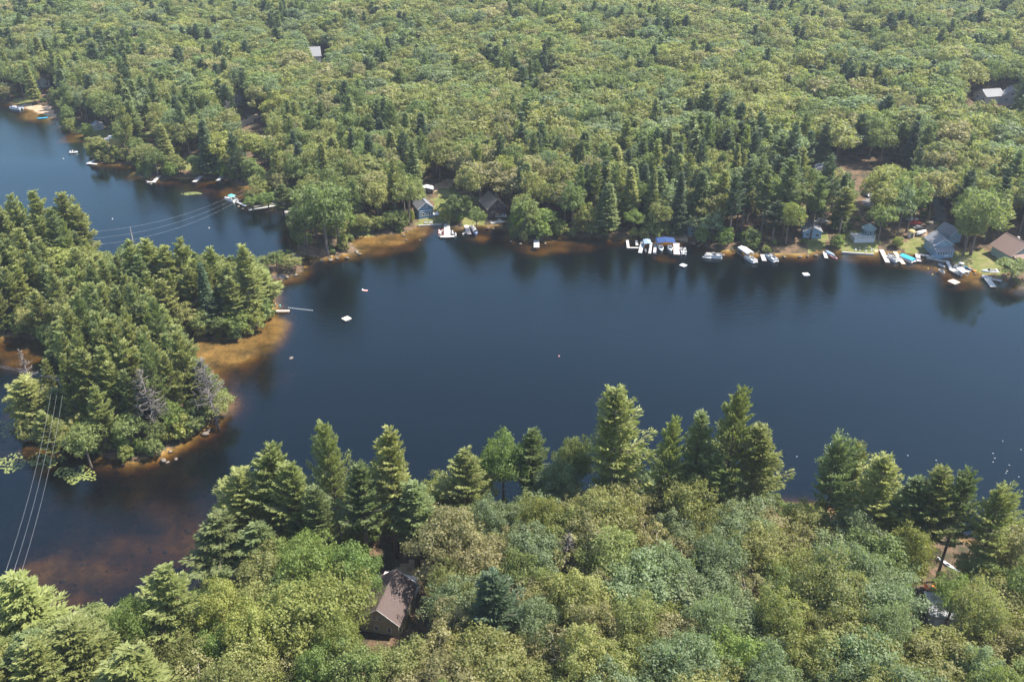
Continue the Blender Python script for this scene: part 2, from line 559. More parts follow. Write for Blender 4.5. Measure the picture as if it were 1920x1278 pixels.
under = qc[:, 2] <= 0.0
land_q = quads[(kindf == 0) & ~under]
bed_q = quads[under & (kindf == 0)]
for nm, q, mt in (('forest_ground', land_q, M_FLOOR), ('lake_bed', bed_q, M_BED)):
    o = obj_from(nm, sub_mesh(nm, q, gv), None, mt)
    tag(o, kind='structure')
for nm, k, mt in (('lawn', 1, M_LAWN), ('sandy_ground', 2, M_SAND), ('asphalt_road', 3, M_ROAD)):
    o = obj_from(nm, sub_mesh(nm, quads[kindf == k], gv), None, mt)
    tag(o, kind='structure')

# ---------------------------------------------------------------- the lake
def water_mat():
    m, nt, N, L, out = new_mat('lake_water')
    at = N.new('ShaderNodeAttribute'); at.attribute_name = 'depth'
    comb = N.new('ShaderNodeCombineColor')
    for i, base in enumerate((0.40, 0.33, 0.19)):       # share of light left after one metre of tea-brown water
        pw = N.new('ShaderNodeMath'); pw.operation = 'POWER'; pw.inputs[0].default_value = base
        L.new(at.outputs['Fac'], pw.inputs[1]); L.new(pw.outputs[0], comb.inputs[i])
    tr = N.new('ShaderNodeBsdfTransparent'); L.new(comb.outputs[0], tr.inputs['Color'])
    df = N.new('ShaderNodeBsdfDiffuse'); df.inputs['Color'].default_value = (0.0012, 0.0022, 0.0030, 1)
    ad = N.new('ShaderNodeAddShader'); L.new(tr.outputs[0], ad.inputs[0]); L.new(df.outputs[0], ad.inputs[1])
    gl = N.new('ShaderNodeBsdfGlossy'); gl.inputs['Roughness'].default_value = 0.06; gl.inputs['Color'].default_value = (0.68, 0.89, 0.92, 1)
    fr = N.new('ShaderNodeFresnel'); fr.inputs['IOR'].default_value = 1.40
    tc = N.new('ShaderNodeTexCoord')
    mp = N.new('ShaderNodeMapping'); mp.inputs['Rotation'].default_value = (0, 0, 0.5); mp.inputs['Scale'].default_value = (0.55, 1.3, 1)
    L.new(tc.outputs['Object'], mp.inputs['Vector'])
    n1 = N.new('ShaderNodeTexNoise'); n1.inputs['Scale'].default_value = 0.42; n1.inputs['Detail'].default_value = 6; n1.inputs['Roughness'].default_value = 0.7
    L.new(mp.outputs[0], n1.inputs['Vector'])
    # wind patches: where the breeze reaches the water it is rougher
    n2 = N.new('ShaderNodeTexNoise'); n2.inputs['Scale'].default_value = 0.014; n2.inputs['Detail'].default_value = 6
    mp2 = N.new('ShaderNodeMapping'); mp2.inputs['Rotation'].default_value = (0, 0, 0.9); mp2.inputs['Scale'].default_value = (0.45, 1.6, 1)
    L.new(tc.outputs['Object'], mp2.inputs['Vector']); L.new(mp2.outputs[0], n2.inputs['Vector'])
    mr = N.new('ShaderNodeMapRange'); mr.inputs[1].default_value = 0.35; mr.inputs[2].default_value = 0.62; mr.inputs[3].default_value = 0.10; mr.inputs[4].default_value = 1.0
    L.new(n2.outputs['Fac'], mr.inputs[0])
    bp = N.new('ShaderNodeBump'); bp.inputs['Distance'].default_value = 0.19
    ml = N.new('ShaderNodeMath'); ml.operation = 'MULTIPLY'; ml.inputs[1].default_value = 0.7
    L.new(mr.outputs[0], ml.inputs[0]); L.new(ml.outputs[0], bp.inputs['Strength'])
    L.new(n1.outputs['Fac'], bp.inputs['Height'])
    L.new(bp.outputs['Normal'], gl.inputs['Normal']); L.new(bp.outputs['Normal'], fr.inputs['Normal'])
    mx = N.new('ShaderNodeMixShader')
    L.new(fr.outputs[0], mx.inputs[0]); L.new(ad.outputs[0], mx.inputs[1]); L.new(gl.outputs[0], mx.inputs[2])
    L.new(mx.outputs[0], out.inputs['Surface'])
    return m
wet = (GH.ravel()[quads].min(axis=1) < 0.02) & (qc[:, 1] < 1800)
wv = gv.copy(); wv[:, 2] = 0.0
lake = obj_from('lake_water', sub_mesh('lake_water', quads[wet], wv, {'depth': np.clip(-gv[:, 2], 0.0, 12)}), None, water_mat())
tag(lake, kind='structure')
# ---------------------------------------------------------------- trees: the shapes
def unit(v):
    return v / np.maximum(np.linalg.norm(v, axis=1, keepdims=True), 1e-9)

def leaf_quads(c, n, size, asp=1.0, tone=None, along=None):
    """one small bent leaf cluster (a rhombus) per centre c, facing roughly n"""
    m = len(c)
    r = unit(rng.normal(size=(m, 3)))
    t = unit(np.cross(n, r)) if along is None else unit(along + r * 0.45)
    n = unit(n - t * np.sum(n * t, axis=1, keepdims=True)) if along is not None else n
    b = np.cross(n, t)
    s = (size * rng.uniform(0.45, 1.5, m))[:, None]
    v = np.stack([c + t * s, c + b * s * asp * 0.8 + n * s * 0.12, c - t * s, c - b * s * asp * 0.8 + n * s * 0.12], axis=1).reshape(-1, 3)
    f = np.arange(4 * m).reshape(m, 4)
    return v, f, np.repeat(tone if tone is not None else rng.uniform(0, 1, m), 4)

def broad_crown(Rx, Rz, zc, n_lump, n_leaf, leaf, seed, bottom=-0.45, fill=0.12, lump_r=(0.20, 0.36)):
    """round crown: overlapping lumps of foliage over an uneven dome"""
    r = np.random.default_rng(seed)
    dirs = unit(r.normal(size=(n_lump * 6, 3)))
    dirs = dirs[dirs[:, 2] > bottom]
    keep = []
    for d in dirs:                       # spread them out
        if all(np.dot(d, k) < 0.90 for k in keep) or len(keep) < 3:
            keep.append(d)
        if len(keep) >= n_lump: break
    k = 0
    while len(keep) < n_lump:
        keep.append(dirs[k]); k += 1
    D = np.array(keep)
    az = np.arctan2(D[:, 1], D[:, 0])
    ragged = 1 + 0.16 * np.sin(az * 2 + seed) + 0.10 * np.sin(az * 3 + seed * 2.3) + r.uniform(-0.16, 0.14, len(D))
    rad = r.uniform(*lump_r, len(D)) * Rx
    el = np.arcsin(np.clip(D[:, 2], -1, 1))
    ragged = ragged * (1 + 0.12 * np.sin(az * 4 + el * 5 + seed) + r.uniform(-0.20, 0.06, len(D)))
    C = D * np.array([Rx, Rx, Rz]) * (ragged * 0.84)[:, None]
    C[:, 2] += r.normal(size=len(D)) * 0.06 * Rz
    C[:, 2] += zc
    vs, fs, ts = [], [], []; off = 0
    for i in range(len(D)):
        m = int(n_leaf * (rad[i] / (Rx * 0.28)) ** 2)
        d = unit(r.normal(size=(m, 3)) + D[i] * 0.75 + np.array([0, 0, 0.45]))
        rr = rad[i] * (1 - 0.30 * r.random(m) ** 2) * (1 + 0.30 * np.sin(d[:, 0] * 7 + i) * np.sin(d[:, 1] * 6 + i * 2) + 0.20 * np.sin(d[:, 2] * 11 + i))
        c = C[i] + d * rr[:, None] * np.array([1.08, 1.08, 0.8])
        nn = unit(d + r.normal(size=(m, 3)) * 0.55)
        tone = np.clip(0.5 + (r.random() - 0.5) * 0.7 + r.normal(size=m) * 0.12, 0, 1)
        v, f, t = leaf_quads(c, nn, leaf, tone=tone)
        vs.append(v); fs.append(f + off); ts.append(t); off += len(v)
    m = int(n_lump * n_leaf * fill)
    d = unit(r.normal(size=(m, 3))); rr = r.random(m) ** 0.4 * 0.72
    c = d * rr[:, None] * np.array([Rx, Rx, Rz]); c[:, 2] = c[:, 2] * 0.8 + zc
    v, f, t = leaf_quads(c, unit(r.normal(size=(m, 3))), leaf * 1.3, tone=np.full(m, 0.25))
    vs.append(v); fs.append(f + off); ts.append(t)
    return np.vstack(vs), np.vstack(fs), np.concatenate(ts), C

def broad_trunk(h_crown, C, zc, r0, seed, lean=0.03):
    r = random.Random(seed)
    mb = MB()
    lx, ly = r.uniform(-lean, lean) * h_crown, r.uniform(-lean, lean) * h_crown
    fork = Vector((lx, ly, h_crown))
    mb.path([(0, 0, -0.6), (lx * 0.2, ly * 0.2, h_crown * 0.15), (lx * 0.6, ly * 0.6, h_crown * 0.6), fork, (lx, ly, zc)], [r0 * 1.35, r0, r0 * 0.85, r0 * 0.7, r0 * 0.35], 7)
    order = list(range(len(C))); r.shuffle(order)
    for i in order[:14]:
        e = Vector(C[i])
        s = fork + Vector((0, 0, r.uniform(-0.1, 0.5) * (zc - h_crown)))
        mid = s.lerp(e, 0.5) + Vector((0, 0, -0.06 * (e - s).length))
        mb.path([s, mid, e.lerp(s, 0.1)], [r0 * 0.36, r0 * 0.22, r0 * 0.09], 4)
    return mb

def conifer(h, seed, kind='pine', whorls=24, per=6, tufts=13, size=0.42, width=1.0, bare=0.28, gap=0.0):
    """white pine: tiers of upswept plumes with gaps; spruce: dense drooping cone"""
    r = np.random.default_rng(seed)
    C, Nn, T, S, A = [], [], [], [], []
    limbs = []
    lean = r.normal(size=2) * 0.012 * h
    for w in range(whorls):
        t = (w + r.uniform(-0.35, 0.35)) / whorls
        t = min(max(t, 0), 0.995)
        z = h * (bare + (1 - bare) * t)
        if kind == 'pine':
            prof = (0.09 + 0.91 * (1 - t) ** 0.85) * (0.62 + 0.38 * min(1, t * 4.0)) * 0.215 * h * width
            rise = 0.12 + 0.55 * t
        else:
            prof = (0.04 + 0.96 * (1 - t) ** 0.95) * 0.155 * h * width
            rise = -0.28 + 0.5 * t
        npr = per if t < 0.85 else max(3, per - 2)
        a0 = r.uniform(0, 6.28)
        for k in range(npr):
            if r.random() < gap: continue
            if t < 0.35 and r.random() < 0.25: continue
            az = a0 + k * 6.283 / npr + r.uniform(-0.35, 0.35)
            L = prof * r.uniform(0.55, 1.28) if kind == 'pine' else prof * r.uniform(0.82, 1.12)
            L *= 1 + (0.28 if kind == 'pine' else 0.06) * math.cos(az - seed * 1.7 - 2.0 * t)
            o = np.array([math.cos(az), math.sin(az), 0.0]); sside = np.array([-o[1], o[0], 0.0])
            base = np.array([lean[0] * z / h, lean[1] * z / h, z])
            n = max(3, int(tufts * L / (0.2 * h) + 2))
            s = np.linspace(0.22 if kind == 'pine' else 0.1, 1.0, n) + r.uniform(-0.04, 0.04, n)
            up = rise * s + (0.30 * s ** 2.4 if kind == 'pine' else 0.18 * s ** 2)
            zj = r.uniform(-0.10, 0.10)
            spread = (1.05 - 0.75 * s) * L * (0.42 if kind == 'pine' else 0.38) + 0.15
            for side in (-1, 0, 1):
                lat = side * spread * r.uniform(0.45, 1.0, n)
                c = base + o * (L * s)[:, None] + sside * lat[:, None]
                c[:, 2] += L * up + L * zj * s + np.abs(lat) * (0.12 if kind == 'pine' else -0.25)
                m = 3 if kind == 'pine' else 3
                cc = np.repeat(c, m, axis=0) + r.normal(size=(n * m, 3)) * size * np.array([0.55, 0.55, 0.28])
                nn = unit(np.array([0, 0, 1.0]) * (0.85 if kind == 'pine' else 0.9) + o * 0.35 + sside * side * 0.3 + r.normal(size=(n * m, 3)) * 0.42)
                C.append(cc); Nn.append(nn)
                A.append(np.repeat((o + sside * side * 0.75 + np.array([0, 0, rise * 0.8 + 0.25 if kind == 'pine' else 0.0]))[None, :], n * m, axis=0))
                ct = 0.5 + (r.random() - 0.5) * 0.5
                T.append(np.clip(ct + r.normal(size=n * m) * 0.2 + 0.18 * np.repeat(s - 0.6, m), 0, 1))
                S.append(np.full(n * m, size))
            limbs.append((base, base + o * L * 0.92 + np.array([0, 0, L * (rise + (0.22 if kind == 'pine' else 0.12))]), max(0.03, 0.014 * L)))
    # leader
    m = 26
    zt = h * (0.94 + 0.06 * r.random(m))
    C.append(np.stack([lean[0] + r.normal(size=m) * 0.22, lean[1] + r.normal(size=m) * 0.22, zt], axis=1))
    Nn.append(unit(r.normal(size=(m, 3)))); T.append(np.full(m, 0.7)); S.append(np.full(m, size * 0.8)); A.append(np.repeat(np.array([[0.0, 0.0, 1.0]]), m, axis=0) + r.normal(size=(m, 3)) * 0.5)
    C, Nn, T, S, A = np.vstack(C), np.vstack(Nn), np.concatenate(T), np.concatenate(S), np.vstack(A)
    v, f, t = leaf_quads(C, Nn, S * 1.25, asp=0.42, tone=T, along=A)
    mb = MB()
    r0 = 0.011 * h + 0.05
    mb.path([(0, 0, -0.6), (lean[0] * 0.3, lean[1] * 0.3, h * 0.3), (lean[0] * 0.7, lean[1] * 0.7, h * 0.7), (lean[0], lean[1], h * 0.985)], [r0 * 1.25, r0, r0 * 0.6, 0.04], 7)
    for a, b, q in limbs[:: (1 if len(limbs) < 160 else 2)]:
        mb.path([a, (a + b) / 2 - np.array([0, 0, 0.03 * h * 0.1]), b], [q * 1.5, q, q * 0.4], 3)
    return v, f, t, mb

def bare_tree_mesh(h, seed, twigs=70, spread=0.20, droop=0.1):
    r = random.Random(seed)
    mb = MB()
    lx, ly = r.uniform(-0.04, 0.04) * h, r.uniform(-0.04, 0.04) * h
    r0 = 0.012 * h + 0.05
    mb.path([(0, 0, -0.5), (lx * 0.5, ly * 0.5, h * 0.5), (lx, ly, h)], [r0 * 1.3, r0 * 0.8, 0.05], 7)
    br = MB()
    for i in range(twigs):
        t = 0.34 + 0.64 * (i / twigs)
        a = r.uniform(0, 6.28)
        L = h * spread * (1.15 - t) * r.uniform(0.6, 1.3)
        s = Vector((lx * t, ly * t, h * t))
        d = Vector((math.cos(a), math.sin(a), r.uniform(-droop, 0.5)))
        e = s + d * L
        m = s + d * L * 0.55 + Vector((0, 0, r.uniform(-0.05, 0.1) * L))
        br.path([s, m, e + Vector((0, 0, 0.15 * L))], [0.12, 0.085, 0.05], 4)
        for q in range(3):
            u = r.uniform(0.4, 0.95)
            p = s.lerp(e, u)
            br.path([p, p + Vector((r.uniform(-1, 1), r.uniform(-1, 1), r.uniform(-0.1, 0.9))) * L * 0.35], [0.06, 0.035], 3)
    return mb, br

def mb_mesh(name, mb, mat):
    me = bpy.data.meshes.new(name)
    me.from_pydata([tuple(p) for p in mb.v], [], mb.f)
    me.polygons.foreach_set('use_smooth', [True] * len(me.polygons))
    me.materials.append(mat)
    me.update()
    return me

VAR = {}          # kind -> list of (crown mesh, trunk mesh, height, crown radius)
def add_var(kind, crown, trunk, h, rad):
    VAR.setdefault(kind, []).append((crown, trunk, h, rad))

def mk_broad(kind, seed, Rx, Rz, h, n_lump, n_leaf, leaf, trunk_mat=BARK, **k):
    zc = h - Rz * 0.92
    v, f, t, C = broad_crown(Rx, Rz, zc, n_lump, n_leaf, leaf, seed, **k)
    me = np_mesh('crown', v, f, attrs={'tone': t}); me.materials.append(LEAF['green'])
    tm = mb_mesh('trunk', broad_trunk(max(0.8, zc - Rz * 0.45), C, zc, 0.018 * h + 0.06, seed), trunk_mat)
    add_var(kind, me, tm, h, Rx)

def mk_con(name, seed, h, **k):
    v, f, t, mb = conifer(h, seed, **k)
    me = np_mesh('crown', v, f, attrs={'tone': t}); me.materials.append(LEAF['pine'])
    tm = mb_mesh('trunk', mb, BARK)
    rad = float(np.percentile(np.hypot(v[:, 0], v[:, 1]), 96))
    add_var(name, me, tm, h, rad)

# near wood (fine leaves)
for i in range(7):
    mk_broad('broad_hi', 100 + i, 5.6 + 0.5 * (i % 3), 5.0 + 0.7 * (i % 2), 17.0 + i % 4, 100, 175, 0.165, lump_r=(0.12, 0.28))
for i in range(3):
    mk_broad('open_hi', 130 + i, 5.0, 4.8, 16.0, 46, 140, 0.17, trunk_mat=BARK_GREY, lump_r=(0.13, 0.24), fill=0.05)
for i in range(6):
    mk_con('pine_hi', 200 + i, 27.0, whorls=25, per=6, tufts=23, size=0.245, width=[1.0, 0.8, 1.15, 0.9, 0.7, 1.25][i], bare=[0.28, 0.36, 0.32, 0.42, 0.34, 0.36][i], gap=0.20)
# middle distance
for i in range(6):
    mk_broad('broad_mid', 300 + i, 5.2 + 0.5 * (i % 3), 4.6 + 0.8 * (i % 3), 16.5 + i % 3, 60, 62, 0.31, lump_r=(0.15, 0.32))
for i in range(7):
    mk_con('pine_mid', 400 + i, 25.0, whorls=22, per=5, tufts=15, size=0.33, width=[1.0, 0.8, 1.1, 0.9, 0.7, 1.2, 0.95][i], bare=[0.12, 0.2, 0.15, 0.25, 0.18, 0.2, 0.3][i], gap=0.15)
for i in range(4):
    mk_con('pine_tall', 450 + i, 26.0, whorls=18, per=5, tufts=15, size=0.33, width=[0.8, 0.95, 0.7, 0.85][i], bare=[0.42, 0.5, 0.38, 0.46][i], gap=0.15)
for i in range(4):
    mk_con('spruce_mid', 500 + i, 22.0, kind='spruce', whorls=30, per=7, tufts=11, size=0.40, width=[0.9, 0.75, 1.1, 0.85][i], bare=[0.08, 0.14, 0.1, 0.2][i])
for i in range(4):
    mk_broad('bush', 600 + i, 2.0, 1.6, 2.7, 22, 55, 0.20, bottom=-0.3)
for i in range(4):
    mk_broad('fringe', 640 + i, 2.6, 2.7, 5.6, 30, 62, 0.24, bottom=-0.8)
# far wood
for i in range(7):
    mk_broad('broad_far', 700 + i, 5.4 + 0.6 * (i % 3), 4.6 + 0.8 * (i % 3), 17 + i % 3, 36, 66, 0.37)
for i in range(4):
    mk_con('pine_far', 750 + i, 24.0, whorls=15, per=5, tufts=9, size=0.55, width=[1.0, 0.8, 1.15, 0.9][i], bare=0.2, gap=0.08)
for i in range(2):
    mk_con('spruce_far', 770 + i, 20.0, kind='spruce', whorls=18, per=6, tufts=7, size=0.55, bare=0.1)

# ---------------------------------------------------------------- trees: placing
placed = []            # (x, y, crown radius, kind) of every tree already standing
TREES = []             # records for single trees
def plant(x, y, kind, tone, h=None, rad=None, vi=None, label=None, group=None, z=None, name=None, cat='tree'):
    vs = VAR[kind]
    vi = rng.integers(len(vs)) if vi is None else vi % len(vs)
    cm, tm, h0, r0 = vs[vi]
    h = h0 * rng.uniform(0.85, 1.12) if h is None else h
    sz = h / h0
    sx = sz if rad is None else rad / r0
    z = max(gz(x, y), -0.2) if z is None else z
    TREES.append(dict(x=x, y=y, z=z, kind=kind, tone=tone, h=h, sx=sx, sz=sz, cm=cm, tm=tm, rad=r0 * sx, label=label, group=group, rz=rng.uniform(0, 6.283), name=name, cat=cat))
    placed.append((x, y, r0 * sx))
    return TREES[-1]

def plant_top(px, py, h, kind, tone, label=None, rad=None, vi=None, group=None, name=None):
    """a tree h metres tall whose top is seen at the pixel"""
    g = 0.8
    for _ in range(4):
        p = P(px, py, g + h)
        g = max(0.0, gz(p.x, p.y))
    if gz(p.x, p.y) < 0.25:           # keep the foot on dry land: the tree is a little taller or shorter than guessed
        for k in (1.06, 0.94, 1.12, 0.88, 1.18, 0.82, 1.26, 0.76, 1.34, 0.7, 1.45, 0.62):
            q = P(px, py, 0.8 + h * k)
            if gz(q.x, q.y) > 0.35:
                h *= k; p = q; g = gz(q.x, q.y)
                break
    return plant(p.x, p.y, kind, tone, h, rad, vi, label, group, z=g, name=name)

# windows: things seen through the trees (x0, y0, x1, y1 of the photograph, pixel row of the thing's foot)
WINDOWS = [(783,346,832,420,424),(813,334,862,366,364),(872,384,908,424,424),(906,352,952,414,416),(1598,416,1644,458,462),(1734,436,1802,492,496),(1716,446,1738,478,478),
    (1704,412,1746,448,450),(1876,434,1925,494,500),(1818,166,1860,194,196),(1874,166,1918,198,199),(583,93,612,120,122),(434,179,458,198,199),(448,212,488,240,238),(1528,408,1560,430,436),
    (682,1076,790,1130,1112),(682,1130,778,1192,1196),(1738,1138,1802,1176,1180),(1768,1046,1794,1074,1078),(1732,1098,1756,1112,1114),(34,196,106,222,222),(1560,268,1712,316,322),(1525,308,1552,324,326),
    (1744,376,1774,420,424),(1616,346,1634,384,388),(140,236,206,256,258),(240,248,282,262,264),(285,318,425,336,336),(70,150,90,164,164),(1200,436,1296,452,454),(1550,424,1572,470,472),(655,420,700,440,442),(1140,428,1176,436,440)]
WIN = [(a, b, c, d, P((a + c) / 2, e, 0.5).y) for a, b, c, d, e in WINDOWS]
NOTREE = [gpoly(p) for p in LAWNS[:7] + [LAWNS[7], LAWNS[8], LAWNS[9], LAWNS[11]] + SANDS[:5] + SANDS[6:8] + ROADS] + [gpoly(q) for q in (
    [(665,1215),(805,1215),(815,1078),(690,1068)],
    [(1735,1185),(1840,1185),(1840,1130),(1735,1130)],
    [(905,418),(953,418),(953,385),(905,385)],
    [(783,425),(832,425),(832,345),(783,345)],
    [(1596,462),(1644,462),(1644,432),(1596,432)],
    [(1734,490),(1800,490),(1800,436),(1734,436)],
    [(1876,500),(1960,505),(1960,440),(1876,440)],
    [(486,356),(520,356),(530,330),(510,322)],
    [(1540,1112),(1540,1112),(1540,1112)],
)]

NOTREE_GRID = np.zeros(GH.shape)
for p in NOTREE:
    NOTREE_GRID[inside(p, GX, GY)] = 1.0

def blocked(x, y, z, h, rad, base_frac=0.3):
    if look(NOTREE_GRID, x, y)[0] > 0.4:
        return True
    ax, ay, dep = proj(x, y, z + h)
    bx, by, dep2 = proj(x, y, z + h * base_frac)
    hw = rad * FPX / dep
    for a, b, c, d, wy in WIN:
        if y < wy + 1.0 and ax + hw * 0.85 > a and ax - hw * 0.85 < c and ay < d and by > b:
            return True
    return False

def silh(pts, px):
    xs = [p[0] for p in pts]; y = [p[1] for p in pts]
    return float(np.interp(px, xs, y))

SIL_NEAR = [(-200,1000),(0,1030),(45,1085),(70,1150),(150,1165),(200,1130),(250,1112),(330,1110),(400,1112),(470,1125),(490,1050),(560,985),(620,960),(700,935),(760,925),(800,902),(870,885),(920,872),(1000,870),(1060,868),(1120,870),(1200,898),(1250,888),
    (1300,878),(1400,900),(1460,930),(1500,955),(1560,955),(1620,965),(1690,985),(1740,1020),(1800,1060),(1860,1010),(1920,985),(2100,990)]
SIL_MID = [(-100,370),(0,372),(60,365),(140,392),(168,466),(205,478),(240,458),(330,458),(400,472),(440,470),(490,490),(512,548),(530,600),(2000,600)]
SIL_COVE = [(-100,760),(0,720),(34,712),(70,725),(88,610),(115,555),(160,525),(230,520),(290,545),(330,610),(360,668),(385,700),(405,735),(425,775),(440,900)]
def inC(px, py):          # base belongs to the pine island south of the cove
    return py > 655 or (px < 334 and py > 640)

tones_near = ['olive', 'green', 'bluish', 'yellow', 'tan', 'bright']
def near_tone(x, y):
    px, py, _ = proj(x, y, 15.0)
    n = wob(np.array([x]), np.array([y]), 40.0, 2)[0]
    u = rng.random()
    if px > 1180 and n > -0.25:
        return 'bluish' if u < 0.55 else 'green' if u < 0.75 else 'olive'
    if px < 760:
        return 'yellow' if u < 0.3 else 'olive' if u < 0.65 else 'bright' if u < 0.8 else 'green'
    return 'olive' if u < 0.36 else 'tan' if u < 0.60 else 'yellow' if u < 0.74 else 'green' if u < 0.9 else 'bluish'

def far_tone(x, y):
    n = wob(np.array([x + 900]), np.array([y]), 170.0, 3)[0]
    u = rng.random()
    if n > 0.25: return 'bluish' if u < 0.35 else 'green' if u < 0.6 else 'olive'
    if n < -0.3: return 'olive' if u < 0.45 else 'tan' if u < 0.62 else 'yellow' if u < 0.74 else 'green'
    return 'olive' if u < 0.34 else 'green' if u < 0.68 else 'bluish' if u < 0.84 else 'yellow' if u < 0.92 else 'tan'

